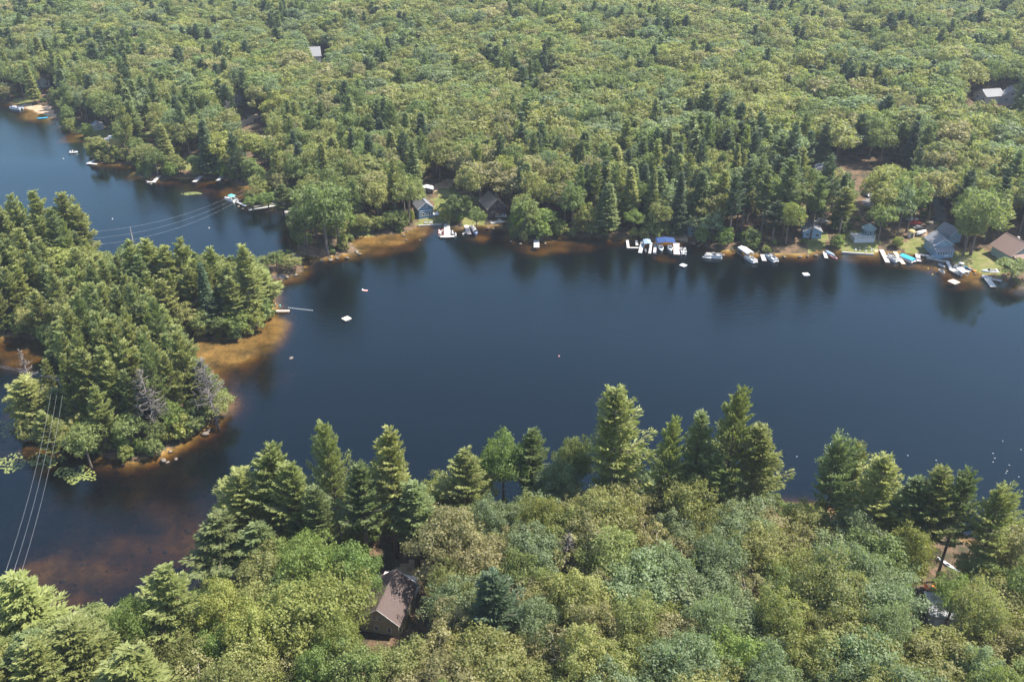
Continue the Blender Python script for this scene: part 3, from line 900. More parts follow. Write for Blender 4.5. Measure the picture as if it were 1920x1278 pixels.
# --- trees the photograph lets one single out: (top x, top y, height, kind, tone, crown radius or None, label)
SOLO = [
 (500,832,30,'pine_hi','pine',7.6,'broad multi-stemmed pine topping the clump that juts over the brown shallows'),
 (445,882,26,'pine_hi','pine',6.6,'pine leaning out on the water side of the jutting clump'),
 (550,868,28,'pine_hi','pine',6.6,'pale yellow-green pine on the right of the jutting clump'),
 (400,968,20,'pine_hi','pinegreen',6.4,'low green pine at the water edge left of the jutting clump'),
 (590,915,24,'pine_hi','pinegreen',4.6,'green pine filling the right flank of the jutting clump'),
 (470,985,18,'pine_hi','pinegreen',5.8,'dark lower pine in the shade under the jutting clump'),
 (613,795,33,'pine_hi','pine',5.0,'tall narrow pine right of the jutting clump, its tip bent left'),
 (722,803,33,'pine_hi','pine',5.0,'tall pine with a bare lower trunk above the house with the maroon roof'),
 (672,872,27,'pine_hi','pinegreen',5.0,'darker pine between the two tall shore pines above the maroon roof'),
 (772,905,22,'pine_hi','pinegreen',5.0,'short pine beside the gap of water at the middle of the near shore'),
 (872,842,25,'pine_hi','pine',6.2,'broad short pine with a rounded greyish top on the near shore'),
 (945,822,22,'broad_hi','bright',5.0,'bright green leafy tree rising over the near shore'),
 (998,806,26,'pine_hi','pinegreen',4.6,'bright green pine with a flat spreading top beside the bright leafy tree'),
 (1078,828,22,'broad_hi','green',4.0,'small pale green tree just left of the tallest near pine'),
 (1166,727,38,'pine_hi','pine',6.8,'tallest pine on the near shore, its slim tip far above the wood'),
 (1262,781,31,'pine_hi','pine',4.6,'slim pointed pine right of the tallest near pine'),
 (1315,771,32,'pine_hi','pinegreen',4.0,'thin sparse pine with open tiers against the dark water'),
 (1386,726,38,'pine_hi','pine',6.4,'big pine with dark jutting left branches over the near shore'),
 (1428,802,30,'pine_hi','pine',6.0,'full pine leaning on the right of the big near pine'),
 (1348,852,24,'pine_hi','pinegreen',4.8,'green pine under the big near pine'),
 (1580,818,29,'pine_hi','pinegreen',5.6,'flat-topped dark pine standing alone against the water'),
 (1612,836,26,'pine_hi','pine',4.0,'yellow-green pine touching the flat-topped dark pine'),
 (1668,851,29,'pine_hi','pine',5.4,'pine with visible dark trunk right of the flat-topped pine'),
 (1724,895,25,'pine_hi','pinegreen',4.6,'small dark green pine between two taller shore pines'),
 (1770,880,28,'pine_hi','pine',5.0,'bushy-headed pine with a long bare trunk above the white canoe'),
 (1820,884,28,'pine_hi','pinegreen',5.0,'leafy pine right of the bushy-headed pine above the canoe'),
 (1888,912,27,'pine_hi','pine',5.6,'pine by the right edge of the near shore with a slanting trunk'),
 (306,1062,25,'pine_hi','pine',6.6,'wide pine standing over the bottom of the brown shallows'),
 (20,1082,25,'pine_hi','pine',7.0,'yellow-green pine crown in the lower corner under the power wires'),
 (128,1168,24,'pine_hi','pine',7.0,'pine crown with feathery arms below the brown sand patch'),
 (232,1140,20,'broad_hi','bright',4.0,'small bright green tree at the edge of the brown shallows'),
 (408,1104,18,'broad_hi','yellow',4.6,'yellow-green round tree beside the dark water pocket'),
 (930,1072,24,'pine_hi','dark',5.0,'dark blue-green conifer standing alone amid olive crowns'),
 (1386,1206,17,'broad_hi','bright',5.0,'vivid green round tree at the bottom of the near wood'),
 (570,1020,19,'broad_hi','bright',5.6,'light green feathery tree under the jutting pine clump'),
 (650,1035,18,'broad_hi','bright',5.4,'light green tree left of the maroon-roofed house and nearer the shore'),
 (622,1098,18,'broad_hi','yellow',6.8,'large yellow-green crown beside the maroon-roofed house'),
 (838,972,19,'broad_hi','tan',6.4,'tan-green oak right above the maroon-roofed house'),
 (1712,992,17,'broad_hi','yellow',4.4,'yellowish tree at the shore below the flat-topped pine'),
 (1690,945,16,'open_hi','tan',4.0,'thin yellowing tree among the right shore pines'),
 (1800,1092,12,'broad_hi','bright',4.6,'small light green tree hiding the end of the white canoe'),
 (1200,1062,18,'broad_hi','bluish',7.2,'broad blue-green oak in the middle of the near wood'),
 (1640,1110,17,'broad_hi','bluish',7.5,'spreading grey-green oak left of the grey roof'),
 (1395,960,17,'broad_hi','bluish',6.8,'rounded blue-green oak below the big near pine'),
 (1062,1020,15,'open_hi','tan',4.4,'pale grey nearly bare tree amid the olive crowns'),
 (1716,1016,13,'broad_hi','olive',4.6,'olive tree left of the white canoe under the shore pines'),
 (1850,1050,13,'broad_hi','green',4.6,'green tree right of the white canoe under the slanting shore pine'),
 (1705,1040,12,'broad_hi','yellow',4.4,'yellow-green tree between the grey-green oak and the white canoe'),
 # mid peninsula
 (22,366,25,'pine_mid','pine',4.5,'pine at the far left of the pine-covered peninsula skyline'),
 (62,357,27,'pine_mid','pine',5.0,'highest pine of the upper left clump'),
 (112,362,26,'pine_mid','pine',5.2,'pine with long right arms at the edge of the upper left clump'),
 (140,385,23,'pine_mid','pine',4.6,'outermost pine of the upper left clump, over blue water'),
 (90,395,23,'pine_mid','pinegreen',4.6,'darker pine in the middle of the upper left clump'),
 (112,470,14,'broad_mid','yellow',7.0,'round yellow-green tree among pines of the peninsula'),
 (236,452,22,'pine_mid','pine',4.4,'first pine east of the wire pole on the peninsula skyline'),
 (274,447,24,'pine_mid','pine',4.6,'pine with a bare leader rising over the peninsula skyline'),
 (306,458,22,'pine_mid','pine',4.4,'yellowish pine in the middle of the peninsula skyline'),
 (334,447,23,'pine_mid','pine',4.2,'pointed pine in the middle of the peninsula skyline'),
 (392,466,22,'pine_mid','pine',4.0,'slim pine before a dark spruce on the peninsula skyline'),
 (374,492,22,'spruce_mid','dark',2.6,'narrow blackish spruce on the peninsula'),
 (450,461,26,'pine_mid','pine',4.8,'tall pale pine near the tip of the peninsula'),
 (484,500,22,'pine_mid','pine',5.2,'pine reaching over the water at the tip of the peninsula'),
 (425,520,20,'pine_mid','pine',4.6,'pine behind the wooden pier'),
 (440,585,9,'broad_mid','bright',4.4,'low bright green tree over the sandy cove'),
 (410,590,9,'broad_mid','green',4.0,'low green tree on the cove corner of the peninsula'),
 (398,560,18,'pine_mid','dark',3.6,'dark pine behind the small clearing of the cove'),
 (515,472,8,'broad_mid','green',2.8,'small pointed green tree on the rocky spit'),
 (545,480,7,'broad_mid','olive',3.4,'low rounded tree at the end of the rocky spit'),
 (498,480,7,'broad_mid','green',3.4,'low tree where the rocky spit joins the peninsula'),
 (42,706,19,'pine_mid','pine',5.8,'broad pine on the small lobe beside the leaning dead tree'),
 (95,728,17,'pine_mid','pinegreen',4.2,'green pine just left of the pole with the cross-arm'),
 (150,800,12,'broad_mid','green',4.0,'low leafy tree at the foot of the cross-arm pole'),
 (78,772,14,'pine_mid','pine',3.6,'small pine at the bottom of the small lobe'),
 (205,596,26,'pine_mid','pine',5.6,'tallest layered pine in the heart of the pine island'),
 (232,642,24,'pine_mid','pine',5.2,'pine with flat tiers below the heart of the pine island'),
 (330,620,24,'pine_mid','pine',5.0,'pine on the cove side of the pine island'),
 (378,672,18,'pine_mid','pinegreen',3.8,'green pine at the cove edge by the grey dead crown'),
 (400,740,8,'broad_mid','olive',4.4,'low grey-green tree at the water edge of the island tip'),
 # far shore
 (600,348,26,'broad_mid','green',8.6,'large round-headed tree on the rocky point'),
 (628,384,20,'broad_mid','bright',6.0,'lower bright tree on the water side of the rocky point'),
 (568,398,18,'broad_mid','green',4.6,'slim tree on the left of the rocky point'),
 (762,338,20,'broad_mid','olive',5.2,'birch-like tree left of the blue gabled cottage'),
 (858,366,17,'broad_mid','green',4.8,'round tree between the blue cottage and the brown house'),
 (882,318,19,'broad_mid','olive',5.2,'tree behind the sandy drive between the two houses'),
 (893,392,9,'broad_mid','green',3.0,'small tree on the lawn before the brown house'),
 (985,372,17,'broad_mid','green',5.0,'leafy tree at the shore right of the brown house'),
 (1022,392,14,'broad_mid','bright',4.0,'light green tree leaning over the shore by the single dark dock'),
 (1408,300,29,'pine_tall','dark',4.0,'tall dark pine in the shoreline row behind the jet-ski docks'),
 (1445,312,27,'pine_tall','pinegreen',4.0,'tall pine right of the darkest shoreline pine'),
 (1490,300,29,'pine_tall','pinegreen',5.0,'wide tall pine over the red needle slope'),
 (1382,330,26,'pine_tall','dark',3.8,'dark pine left of the tallest shoreline pines'),
 (1540,330,24,'pine_tall','pinegreen',4.2,'pine above the parked white van'),
 (1562,290,30,'pine_mid','dark',4.0,'tall dark spire behind the octagonal deck house'),
 (1590,352,21,'pine_tall','pine',4.2,'pine with pale trunk left of the octagonal deck house'),
 (1660,388,17,'broad_mid','green',4.4,'tree between the octagonal deck house and the tan shed'),
 (1720,345,19,'broad_mid','green',5.4,'tree over the parked cars behind the tan shed'),
 (1645,325,18,'broad_mid','olive',4.6,'tree with clustered bare stems behind the octagonal deck house'),
 (1850,368,22,'broad_mid','green',7.6,'great spreading tree between the grey cottage and the brown roof'),
 (1825,410,14,'broad_mid','green',5.0,'lower shaded tree beside the grey cottage'),
 (1905,490,7,'broad_mid','green',5.6,'low round tree over the last dock by the right edge'),
 (1240,380,15,'broad_mid','olive',4.2,'light olive tree over the boats under the dark canopy'),
 (1190,396,13,'broad_mid','bright',3.8,'small bright tree over the square dock'),
 (1140,345,20,'spruce_mid','pinegreen',4.2,'conical green tree on the shore left of the square dock'),
 (1320,322,23,'spruce_mid','pinegreen',4.2,'conical green tree behind the white-roofed pontoon'),
 (1240,318,21,'spruce_mid','pinegreen',4.0,'conical tree rising behind the docks'),
 (1075,350,18,'broad_mid','green',4.8,'full green tree right of the dark dock'),
 (470,370,6,'broad_mid','bright',3.0,'low bright bush-like tree by the teal boat'),
 (500,362,8,'broad_mid','bright',3.6,'pale green tree in the wire corridor by the long dock'),
 (525,345,15,'pine_mid','pinegreen',4.6,'pine behind the long dock'),
]
for (a, b, h, k, tn, rad, lab) in SOLO:
    plant_top(a, b, h, k, tn, lab, rad * 0.88 if k == 'pine_hi' else rad)

def far_enough(x, y, d, mul=1.0):
    for (a, b, r) in placed:
        if (a - x) ** 2 + (b - y) ** 2 < (max(d, 0.62 * r) * mul) ** 2:
            return False
    return True

def scatter(x0, x1, y0, y1, spacing, tries, accept, limit=None):
    cell = spacing
    grid = {}
    for (a, b, r) in placed:
        grid.setdefault((int(a // cell), int(b // cell)), []).append((a, b, r))
    X = rng.uniform(x0, x1, tries); Y = rng.uniform(y0, y1, tries)
    ok = look(GH, X, Y) > 0.18
    n = 0
    for x, y in zip(X[ok], Y[ok]):
        i, j = int(x // cell), int(y // cell)
        good = True
        for di in (-1, 0, 1):
            for dj in (-1, 0, 1):
                for (a, b, r) in grid.get((i + di, j + dj), ()):
                    if (a - x) ** 2 + (b - y) ** 2 < (max(spacing * 0.9, 0.6 * r) if r > 0 else spacing) ** 2:
                        good = False; break
                if not good: break
            if not good: break
        if not good: continue
        if accept(float(x), float(y)):
            grid.setdefault((i, j), []).append(placed[-1])
            n += 1
            if limit and n >= limit: break
    return n

def fit_height(x, y, z, h, sil, hmin):
    """lowers a tree until its top stays under the outline of the wood against the water"""
    while h >= hmin:
        px, py, d = proj(x, y, z + h)
        if py >= silh(sil, px): return h
        h -= 1.0
    return None

# near wood
def acc_near(x, y):
    if look(GSD, x, y)[0] < 1.0: return False
    z = gz(x, y)
    px, py, d = proj(x, y, z + 12)
    if px < -420 or px > 2340 or py > 1700: return False
    u = rng.random()
    if u < (0.30 if px < 420 else 0.015):
        kind, tn, h, r = 'pine_hi', ('pine' if rng.random() < 0.7 else 'pinegreen'), rng.uniform(19, 26), rng.uniform(4.2, 6.0)
    elif u < 0.93:
        kind, tn, h, r = 'broad_hi', near_tone(x, y), rng.uniform(13.5, 20), rng.uniform(3.9, 7.0)
    else:
        kind, tn, h, r = 'open_hi', 'tan', rng.uniform(13, 17), rng.uniform(3.6, 5.0)
    h = fit_height(x, y, z, h, SIL_NEAR, 6.0)
    if h is None: return False
    if h < 11: r = min(r, h * 0.42); kind = 'broad_hi' if kind == 'open_hi' else kind
    if blocked(x, y, z, h, r, 0.25): return False
    plant(x, y, kind, tn, h, r)
    return True
scatter(-170, 190, 40, 225, 6.2, 26000, acc_near)

# middle peninsula and pine island
def acc_mid(x, y):
    if look(GSB, x, y)[0] < 0.6: return False
    z = gz(x, y)
    bx, by, _ = proj(x, y, z)
    C = inC(bx, by)
    u = rng.random()
    edge = look(GSB, x, y)[0]
    if edge < 5 and u < 0.55 or (not C and u < 0.2):
        kind, tn, h, r = 'broad_mid', ['green', 'olive', 'bright', 'green'][rng.integers(4)], rng.uniform(6, 11) if edge < 5 else rng.uniform(10, 15), rng.uniform(2.6, 4.2)
    else:
        kind, tn, h, r = 'pine_mid', ('pine' if rng.random() < 0.72 else 'pinegreen'), rng.uniform(21, 30) if C else rng.uniform(16, 24), rng.uniform(2.5, 3.9)
    h = fit_height(x, y, z, h, SIL_COVE if C else SIL_MID, 4.5)
    if h is None: return False
    if h > 9: h *= rng.uniform(0.80, 1.0)
    if h < 9: kind, r = 'broad_mid', min(r, h * 0.42)
    if blocked(x, y, z, h, r): return False
    plant(x, y, kind, tn, h, r)
    return True
scatter(-340, -60, 150, 420, 4.2, 40000, acc_mid)

# far shore: first rows behind the water, tree by tree
def acc_shore(x, y):
    s = look(GSA, x, y)[0]
    if s < 1.0: return False
    z = gz(x, y)
    px, py, _ = proj(x, y, z)
    if px < -250 or px > 2150: return False
    if s > (62 if px > 600 else 45): return False
    u = rng.random()
    con = 0.62 if 1080 < px < 1640 else 0.30 if px < 720 else 0.22
    if s < 6: con *= 0.35
    if u < con:
        kind = 'spruce_mid' if rng.random() < (0.15 if 1290 < px < 1660 else 0.4) else ('pine_tall' if 1290 < px < 1680 and rng.random() < 0.8 else 'pine_mid')
        tn = 'dark' if rng.random() < 0.35 else 'pinegreen' if rng.random() < 0.6 else 'pine'
        h, r = rng.uniform(17, 26), None
        r = rng.uniform(2.7, 4.2)
    else:
        kind, tn = 'broad_mid', far_tone(x, y)
        h, r = (rng.uniform(7, 13), rng.uniform(2.8, 4.4)) if s < 7 else (rng.uniform(13, 19), rng.uniform(4.0, 6.4))
    if blocked(x, y, z, h, r): return False
    plant(x, y, kind, tn, h, r)
    return True
scatter(-560, 420, 300, 800, 5.6, 60000, acc_shore)

# low leafy fringe along the banks
def fringe(poly, GS, x0, x1, y0, y1, n, step, sil_of):
    c = [(p['x'], p['y']) for p in TREES if p['kind'] == 'fringe']
    X = rng.uniform(x0, x1, n); Y = rng.uniform(y0, y1, n)
    S = look(GS, X, Y)
    m = (S > -0.1) & (S < 4.5)
    for x, y, s in zip(X[m], Y[m], S[m]):
        if any((a - x) ** 2 + (b - y) ** 2 < step * step for a, b in c): continue
        z = max(0.0, gz(x, y))
        px, py, d = proj(x, y, z)
        if px < -60 or px > 1980: continue
        h = rng.uniform(3.2, 7.5)
        if rng.random() < (0.7 if 1290 < px < 1600 and py < 500 else 0.05): continue
        sil = sil_of(px, py)
        if sil is not None:
            h = fit_height(x, y, z, h, sil, 2.6)
            if h is None: continue
        if look(NOTREE_GRID, x, y)[0] > 0.4: continue
        a1, b1, _ = proj(x, y, z + h)
        hw = h * 0.42 * FPX / d
        if any(a1 + hw > a and a1 - hw < c_ and b1 < d_ and py > b and y < wy + 3 for a, b, c_, d_, wy in WIN): continue
        c.append((x, y))
        r = plant(x, y, 'fringe', ['green', 'bright', 'olive', 'green', 'yellow'][rng.integers(5)], h, h * rng.uniform(0.36, 0.5), z=z)
        placed.pop()
fringe(wB, GSB, -260, -60, 150, 420, 26000, 2.9, lambda px, py: SIL_COVE if inC(px, py) else SIL_MID)
fringe(wA, GSA, -560, 330, 300, 800, 90000, 3.6, lambda px, py: None)
fringe(wD, GSD, -130, 170, 90, 240, 20000, 3.2, lambda px, py: SIL_NEAR)
print('single tree candidates', len(TREES))

# the wood beyond
FOREST = []
def acc_far(x, y):
    s = look(GSA, x, y)[0]
    if s < 1.5: return False
    z = gz(x, y)
    n1 = wob(np.array([x]), np.array([y + 300]), 120.0, 3)[0]
    px, py, _ = proj(x, y, z)
    u = rng.random()
    con = 0.015 + 1.3 * max(0, n1 - 0.13)
    if px < 420: con += 0.14
    if y > 760: con += 0.10
    if 1400 < px < 1760 and py > 290 and py < 330: con += 0.4
    if u < con:
        kind = 'pine_far' if rng.random() < 0.6 else 'spruce_far'
        tn = 'dark' if rng.random() < 0.5 else 'pinegreen'
        h, r = rng.uniform(17, 24), rng.uniform(2.8, 4.4)
    else:
        kind, tn = 'broad_far', far_tone(x, y)
        h, r = rng.uniform(14.0, 19.5) + 3.0 * n1, rng.uniform(4.6, 8.8)
    if blocked(x, y, z, h, r): return False
    FOREST.append((x, y, z, kind, tn, h, r, int(rng.integers(99)), rng.uniform(0, 6.283)))
    placed.append((x, y, r))
    return True
nf = 0
band = [(330, 520, 330, 26000), (520, 760, 520, 52000), (760, 1080, 720, 90000)]
for y0, y1, hw, tries in band:
    nf += scatter(-hw - 60, hw + 60, y0, y1, 6.9, tries, acc_far)
print('forest trees', nf)

# ---------------------------------------------------------------- which trees stand singly
KN = {'broad_hi': 'broadleaf_tree', 'open_hi': 'broadleaf_tree', 'broad_mid': 'broadleaf_tree', 'pine_hi': 'pine_tree', 'pine_mid': 'pine_tree', 'pine_tall': 'pine_tree', 'spruce_mid': 'spruce_tree', 'fringe': 'shoreline_bush'}
for t in TREES:
    px, py, d = proj(t['x'], t['y'], t['z'] + t['h'] * 0.7)
    t['px'], t['py'], t['d'] = px, py, d
    inview = -60 < px < 1980 and -40 < py < 1330 + t['h'] * 6
    t['big'] = t['h'] * t['rad'] / (d * d) * (1.0 if inview else 0.0)
    if t['label']: t['big'] = 9.0
    t['nm'] = KN[t['kind']]
singles, rest = [], []
for nm in ('broadleaf_tree', 'pine_tree', 'spruce_tree', 'shoreline_bush'):
    L_ = sorted([t for t in TREES if t['nm'] == nm], key=lambda t: -t['big'])
    for i, t in enumerate(L_):
        (singles if i < 300 and t['big'] > 0 else rest).append(t)
print('singles', len(singles), 'rest', len(rest))
# ---------------------------------------------------------------- labels of the single trees
MARKS = [(725,1130,'the maroon-roofed house'),(1775,1160,'the flat grey roof'),(1780,1062,'the white canoe'),(1166,727,'the tallest near pine'),(1386,726,'the big double pine'),(1580,818,'the flat-topped shore pine'),
    (500,832,'the jutting pine clump'),(306,1062,'the pine over the brown shallows'),(930,1072,'the lone dark conifer'),(1386,1206,'the vivid green round tree'),(1200,1062,'the broad blue-green oak'),
    (872,842,'the greyish round-topped pine'),(108,712,'the cross-arm pole'),(40,660,'the leaning dead tree'),(380,690,'the grey dead crown'),(265,700,'the dead crown inside the pine island'),(168,437,'the skyline pole'),(112,470,'the round yellow-green tree'),
    (523,584,'the wooden pier'),(372,492,'the blackish spruce'),(205,600,'the tallest island pine'),(600,400,'the rocky point'),(797,385,'the blue gabled cottage'),(930,385,'the brown gabled house'),(1006,458,'the single dark dock'),
    (1171,460,'the square dock'),(1245,460,'the dark boat canopy'),(1336,480,'the white-roofed pontoon'),(1400,482,'the canopied lift'),(1555,478,'the small jet-ski dock'),(1620,438,'the octagonal deck house'),(1707,438,'the tan shed'),
    (1762,462,'the grey-roofed cottage'),(1905,465,'the brown roof by the bank'),(435,375,'the teal boat'),(508,388,'the long railed dock'),(290,341,'the rocky dock'),(170,308,'the white U-shaped dock'),(207,263,'the orange parasol'),
    (75,208,'the sandy beach'),(466,226,'the bare sand track'),(446,188,'the hidden white roof'),(597,103,'the distant grey house'),(1640,300,'the dark wood edge'),(1540,320,'the small grey hut'),(385,338,'the pair of plank docks')]
TONEW = {'olive': 'olive', 'green': 'mid-green', 'bluish': 'blue-green', 'yellow': 'yellow-green', 'tan': 'tan-green', 'bright': 'bright green', 'pine': 'yellowish', 'pinegreen': 'green', 'dark': 'dark'}
ORD = ['first', 'second', 'third', 'fourth', 'fifth', 'sixth', 'seventh', 'eighth', 'ninth', 'tenth', 'eleventh', 'twelfth', '13th', '14th', '15th', '16th', '17th', '18th', '19th', '20th']
NOUN = {'broadleaf_tree': 'leafy tree', 'pine_tree': 'pine', 'spruce_tree': 'spruce', 'shoreline_bush': 'bank bush'}
auto = {}
for t in singles:
    if t['label']: continue
    best = min(MARKS, key=lambda m: math.hypot(m[0] - t['px'], (m[1] - t['py']) * 1.3))
    dx, dy = t['px'] - best[0], (t['py'] - best[1]) * 1.3
    a = math.degrees(math.atan2(dy, dx)) % 360
    way = ['to its right', 'to its lower right', 'below it', 'to its lower left', 'to its left', 'to its upper left', 'above it', 'to its upper right'][int(((a + 22.5) % 360) // 45)]
    size = 'bigger' if t['nm'] == 'shoreline_bush' and t['h'] > 5.4 else 'small' if t['nm'] == 'shoreline_bush' else 'tall' if t['h'] > 20 else 'low' if t['h'] < 10 else 'broad' if t['rad'] > 5.4 else 'narrow' if t['rad'] < 3.2 else 'middling'
    auto.setdefault((size, TONEW[t['tone']], NOUN[t['nm']], best[2], way), []).append((math.hypot(dx, dy), t))
for (size, tw, noun, mark, way), L_ in auto.items():
    if noun == 'bank bush': mark = mark.replace('the pine over the brown shallows', 'the wide shallows pine').replace('the dead crown inside the pine island', 'the island dead crown')
    L_.sort(key=lambda e: e[0])
    for i, (_, t) in enumerate(L_):
        if len(L_) == 1:
            t['label'] = f'{size} {tw} {noun} near {mark}, {way}'
        else:
            t['label'] = f'{size} {tw} {noun}, {ORD[min(i, 19)]} from {mark}, {way}'
GROUPN = {'shoreline_bush': 'leafy bushes along the banks', 'broadleaf_tree': 'leafy trees of the lake woods', 'pine_tree': 'pines round the lake', 'spruce_tree': 'spruces along the far shore'}

for t in singles:
    root = thing(t['nm'], t['label'], {'broadleaf_tree': 'tree', 'pine_tree': 'pine', 'spruce_tree': 'spruce', 'shoreline_bush': 'bush'}[t['nm']], (t['x'], t['y'], t['z']), t['rz'], GROUPN[t['nm']])
    c = obj_from('crown', t['cm'], root, LEAF[t['tone']])
    k = obj_from('trunk', t['tm'], root)
    for o in (c, k):
        o.scale = (t['sx'], t['sx'], t['sz'])

# ---------------------------------------------------------------- the wood beyond: one object whose points carry trees
protos = {}
pcol = bpy.data.collections.new('forest_tree_kinds')
def merged(cm, tm):
    key = 'm_' + cm.name + tm.name
    if key in bpy.data.meshes: return bpy.data.meshes[key]
    import bmesh
    bm = bmesh.new(); bm.from_mesh(cm)
    n0 = len(bm.faces)
    bm.from_mesh(tm)
    bm.faces.ensure_lookup_table()
    for i in range(n0, len(bm.faces)): bm.faces[i].material_index = 1
    me = bpy.data.meshes.new(key)
    bm.to_mesh(me); bm.free()
    me.materials.append(cm.materials[0]); me.materials.append(tm.materials[0])
    return me
def proto(cm, tm, tone):
    key = (cm.name, tone)
    if key not in protos:
        o = bpy.data.objects.new('kind_%03d' % len(protos), merged(cm, tm))
        o.material_slots[0].link = 'OBJECT'; o.material_slots[0].material = LEAF[tone]
        pcol.objects.link(o)
        protos[key] = len(protos)
    return protos[key]
pts, pid, psc, prz = [], [], [], []
for (x, y, z, kind, tn, h, r, vi, rz) in FOREST:
    cm, tm, h0, r0 = VAR[kind][vi % len(VAR[kind])]
    pts.append((x, y, z)); pid.append(proto(cm, tm, tn)); psc.append((r / r0, r / r0, h / h0)); prz.append(rz)
for t in rest:
    pts.append((t['x'], t['y'], t['z'])); pid.append(proto(t['cm'], t['tm'], t['tone'])); psc.append((t['sx'], t['sx'], t['sz'])); prz.append(t['rz'])
# undergrowth along the banks and on the forest floor
bx_, by_ = rng.uniform(-560, 420, 30000), rng.uniform(110, 760, 30000)
hh_ = look(GH, bx_, by_)
sel = (hh_ > 0.12) & (hh_ < 2.6)
bx_, by_, hh_ = bx_[sel], by_[sel], hh_[sel]
okm = np.ones(len(bx_), dtype=bool)
for p in [gpoly(q) for q in LAWNS + SANDS] + road_w + NOTREE:
    okm &= ~inside(p, bx_, by_)
nb = 0
for x, y, z in zip(bx_[okm], by_[okm], hh_[okm]):
    edge = z < 0.55
    if rng.random() > (0.75 if edge else 0.22): continue
    s = rng.uniform(0.45, 1.0) if edge else rng.uniform(0.4, 0.9)
    cm, tm, h0, r0 = VAR['bush'][int(rng.integers(4))]
    px, py, _ = proj(x, y, z)
    if any(a - 4 < px < c + 4 and b + 8 < py < d + 6 for a, b, c, d, e in WINDOWS): continue
    pts.append((x, y, z)); pid.append(proto(cm, tm, ['green', 'bright', 'olive', 'green', 'yellow'][int(rng.integers(5))])); psc.append((s, s, s * rng.uniform(0.7, 1.3))); prz.append(rng.uniform(0, 6.28)); nb += 1
print('undergrowth', nb)
fm = bpy.data.meshes.new('forest')
fm.vertices.add(len(pts)); fm.vertices.foreach_set('co', np.array(pts, dtype=np.float32).ravel())
a = fm.attributes.new('pick', 'INT', 'POINT'); a.data.foreach_set('value', np.array(pid, dtype=np.int32))
a = fm.attributes.new('size', 'FLOAT_VECTOR', 'POINT'); a.data.foreach_set('vector', np.array(psc, dtype=np.float32).ravel())
a = fm.attributes.new('turn', 'FLOAT_VECTOR', 'POINT'); a.data.foreach_set('vector', np.array([(0, 0, q) for q in prz], dtype=np.float32).ravel())
fm.update()
fo = obj_from('forest', fm)
tag(fo, 'unbroken mixed wood of leafy trees and conifers covering the land beyond the lake', kind='stuff')
ng = bpy.data.node_groups.new('forest_on_points', 'GeometryNodeTree')
ng.interface.new_socket('Geometry', in_out='INPUT', socket_type='NodeSocketGeometry')
ng.interface.new_socket('Geometry', in_out='OUTPUT', socket_type='NodeSocketGeometry')
gi = ng.nodes.new('NodeGroupInput'); go = ng.nodes.new('NodeGroupOutput')
ci = ng.nodes.new('GeometryNodeCollectionInfo'); ci.inputs['Collection'].default_value = pcol
ci.inputs['Separate Children'].default_value = True; ci.inputs['Reset Children'].default_value = True
ip = ng.nodes.new('GeometryNodeInstanceOnPoints'); ip.inputs['Pick Instance'].default_value = True
def nattr(nm, ty):
    n = ng.nodes.new('GeometryNodeInputNamedAttribute'); n.data_type = ty; n.inputs['Name'].default_value = nm
    return n
n1, n2, n3 = nattr('pick', 'INT'), nattr('size', 'FLOAT_VECTOR'), nattr('turn', 'FLOAT_VECTOR')
ng.links.new(gi.outputs[0], ip.inputs['Points'])
ng.links.new(ci.outputs[0], ip.inputs['Instance'])
ng.links.new(n1.outputs['Attribute'], ip.inputs['Instance Index'])
ng.links.new(n2.outputs['Attribute'], ip.inputs['Scale'])
er = ng.nodes.new('FunctionNodeEulerToRotation')
ng.links.new(n3.outputs['Attribute'], er.inputs[0])
ng.links.new(er.outputs[0], ip.inputs['Rotation'])
ng.links.new(ip.outputs[0], go.inputs[0])
md = fo.modifiers.new('forest', 'NODES'); md.node_group = ng
# ================================================================ things people built
WHITE = plain('white_paint', (0.56, 0.56, 0.55), 0.5, var=0.06)
OFFWHITE = plain('weathered_white', (0.46, 0.45, 0.43), 0.7, var=0.22)
ALU = plain('dull_aluminium', (0.55, 0.56, 0.57), 0.45, metal=0.4, var=0.08)
GREYPLANK = plain('grey_planks', (0.42, 0.39, 0.36), 0.85, var=0.22, scale=3)
TANPLANK = plain('new_tan_planks', (0.62, 0.48, 0.33), 0.8, var=0.15, scale=3)
PINKPLANK = plain('pale_pinkish_planks', (0.60, 0.48, 0.42), 0.8, var=0.15, scale=3)
DARKPLANK = plain('dark_wet_planks', (0.13, 0.11, 0.10), 0.8, var=0.2, scale=3)
BLACK = plain('black_rubber', (0.03, 0.03, 0.03), 0.6, var=0.1)
DGREY = plain('dark_grey', (0.10, 0.10, 0.11), 0.6, var=0.1)
RED = plain('red_paint', (0.45, 0.05, 0.04), 0.4, var=0.1)
NAVY = plain('navy_blue', (0.03, 0.06, 0.16), 0.45, var=0.1)
BLUECOVER = plain('bright_blue_cover', (0.03, 0.36, 0.62), 0.6, var=0.12)
TEAL = plain('teal_canvas', (0.10, 0.55, 0.50), 0.6, var=0.12)
ORANGE = plain('orange_plastic', (0.80, 0.24, 0.05), 0.5, var=0.08)
PINK = plain('pink_vinyl', (0.75, 0.30, 0.28), 0.4, var=0.08)
YELLOWP = plain('yellow_plastic', (0.75, 0.55, 0.08), 0.5, var=0.08)
SEATM = plain('beige_vinyl', (0.60, 0.54, 0.47), 0.6, var=0.1)
BLUEGREY = plain('blue_grey_canvas', (0.20, 0.27, 0.36), 0.7, var=0.1)
GLASS = plain('window_glass', (0.03, 0.04, 0.05), 0.08, var=0.1, spec=0.8)
ROCKM = plain('shore_rock', (0.15, 0.12, 0.095), 0.9, var=0.35, scale=1.5, bump=0.5)
WETROCK = plain('wet_rock', (0.17, 0.13, 0.10), 0.7, var=0.35, scale=1.5, bump=0.4)
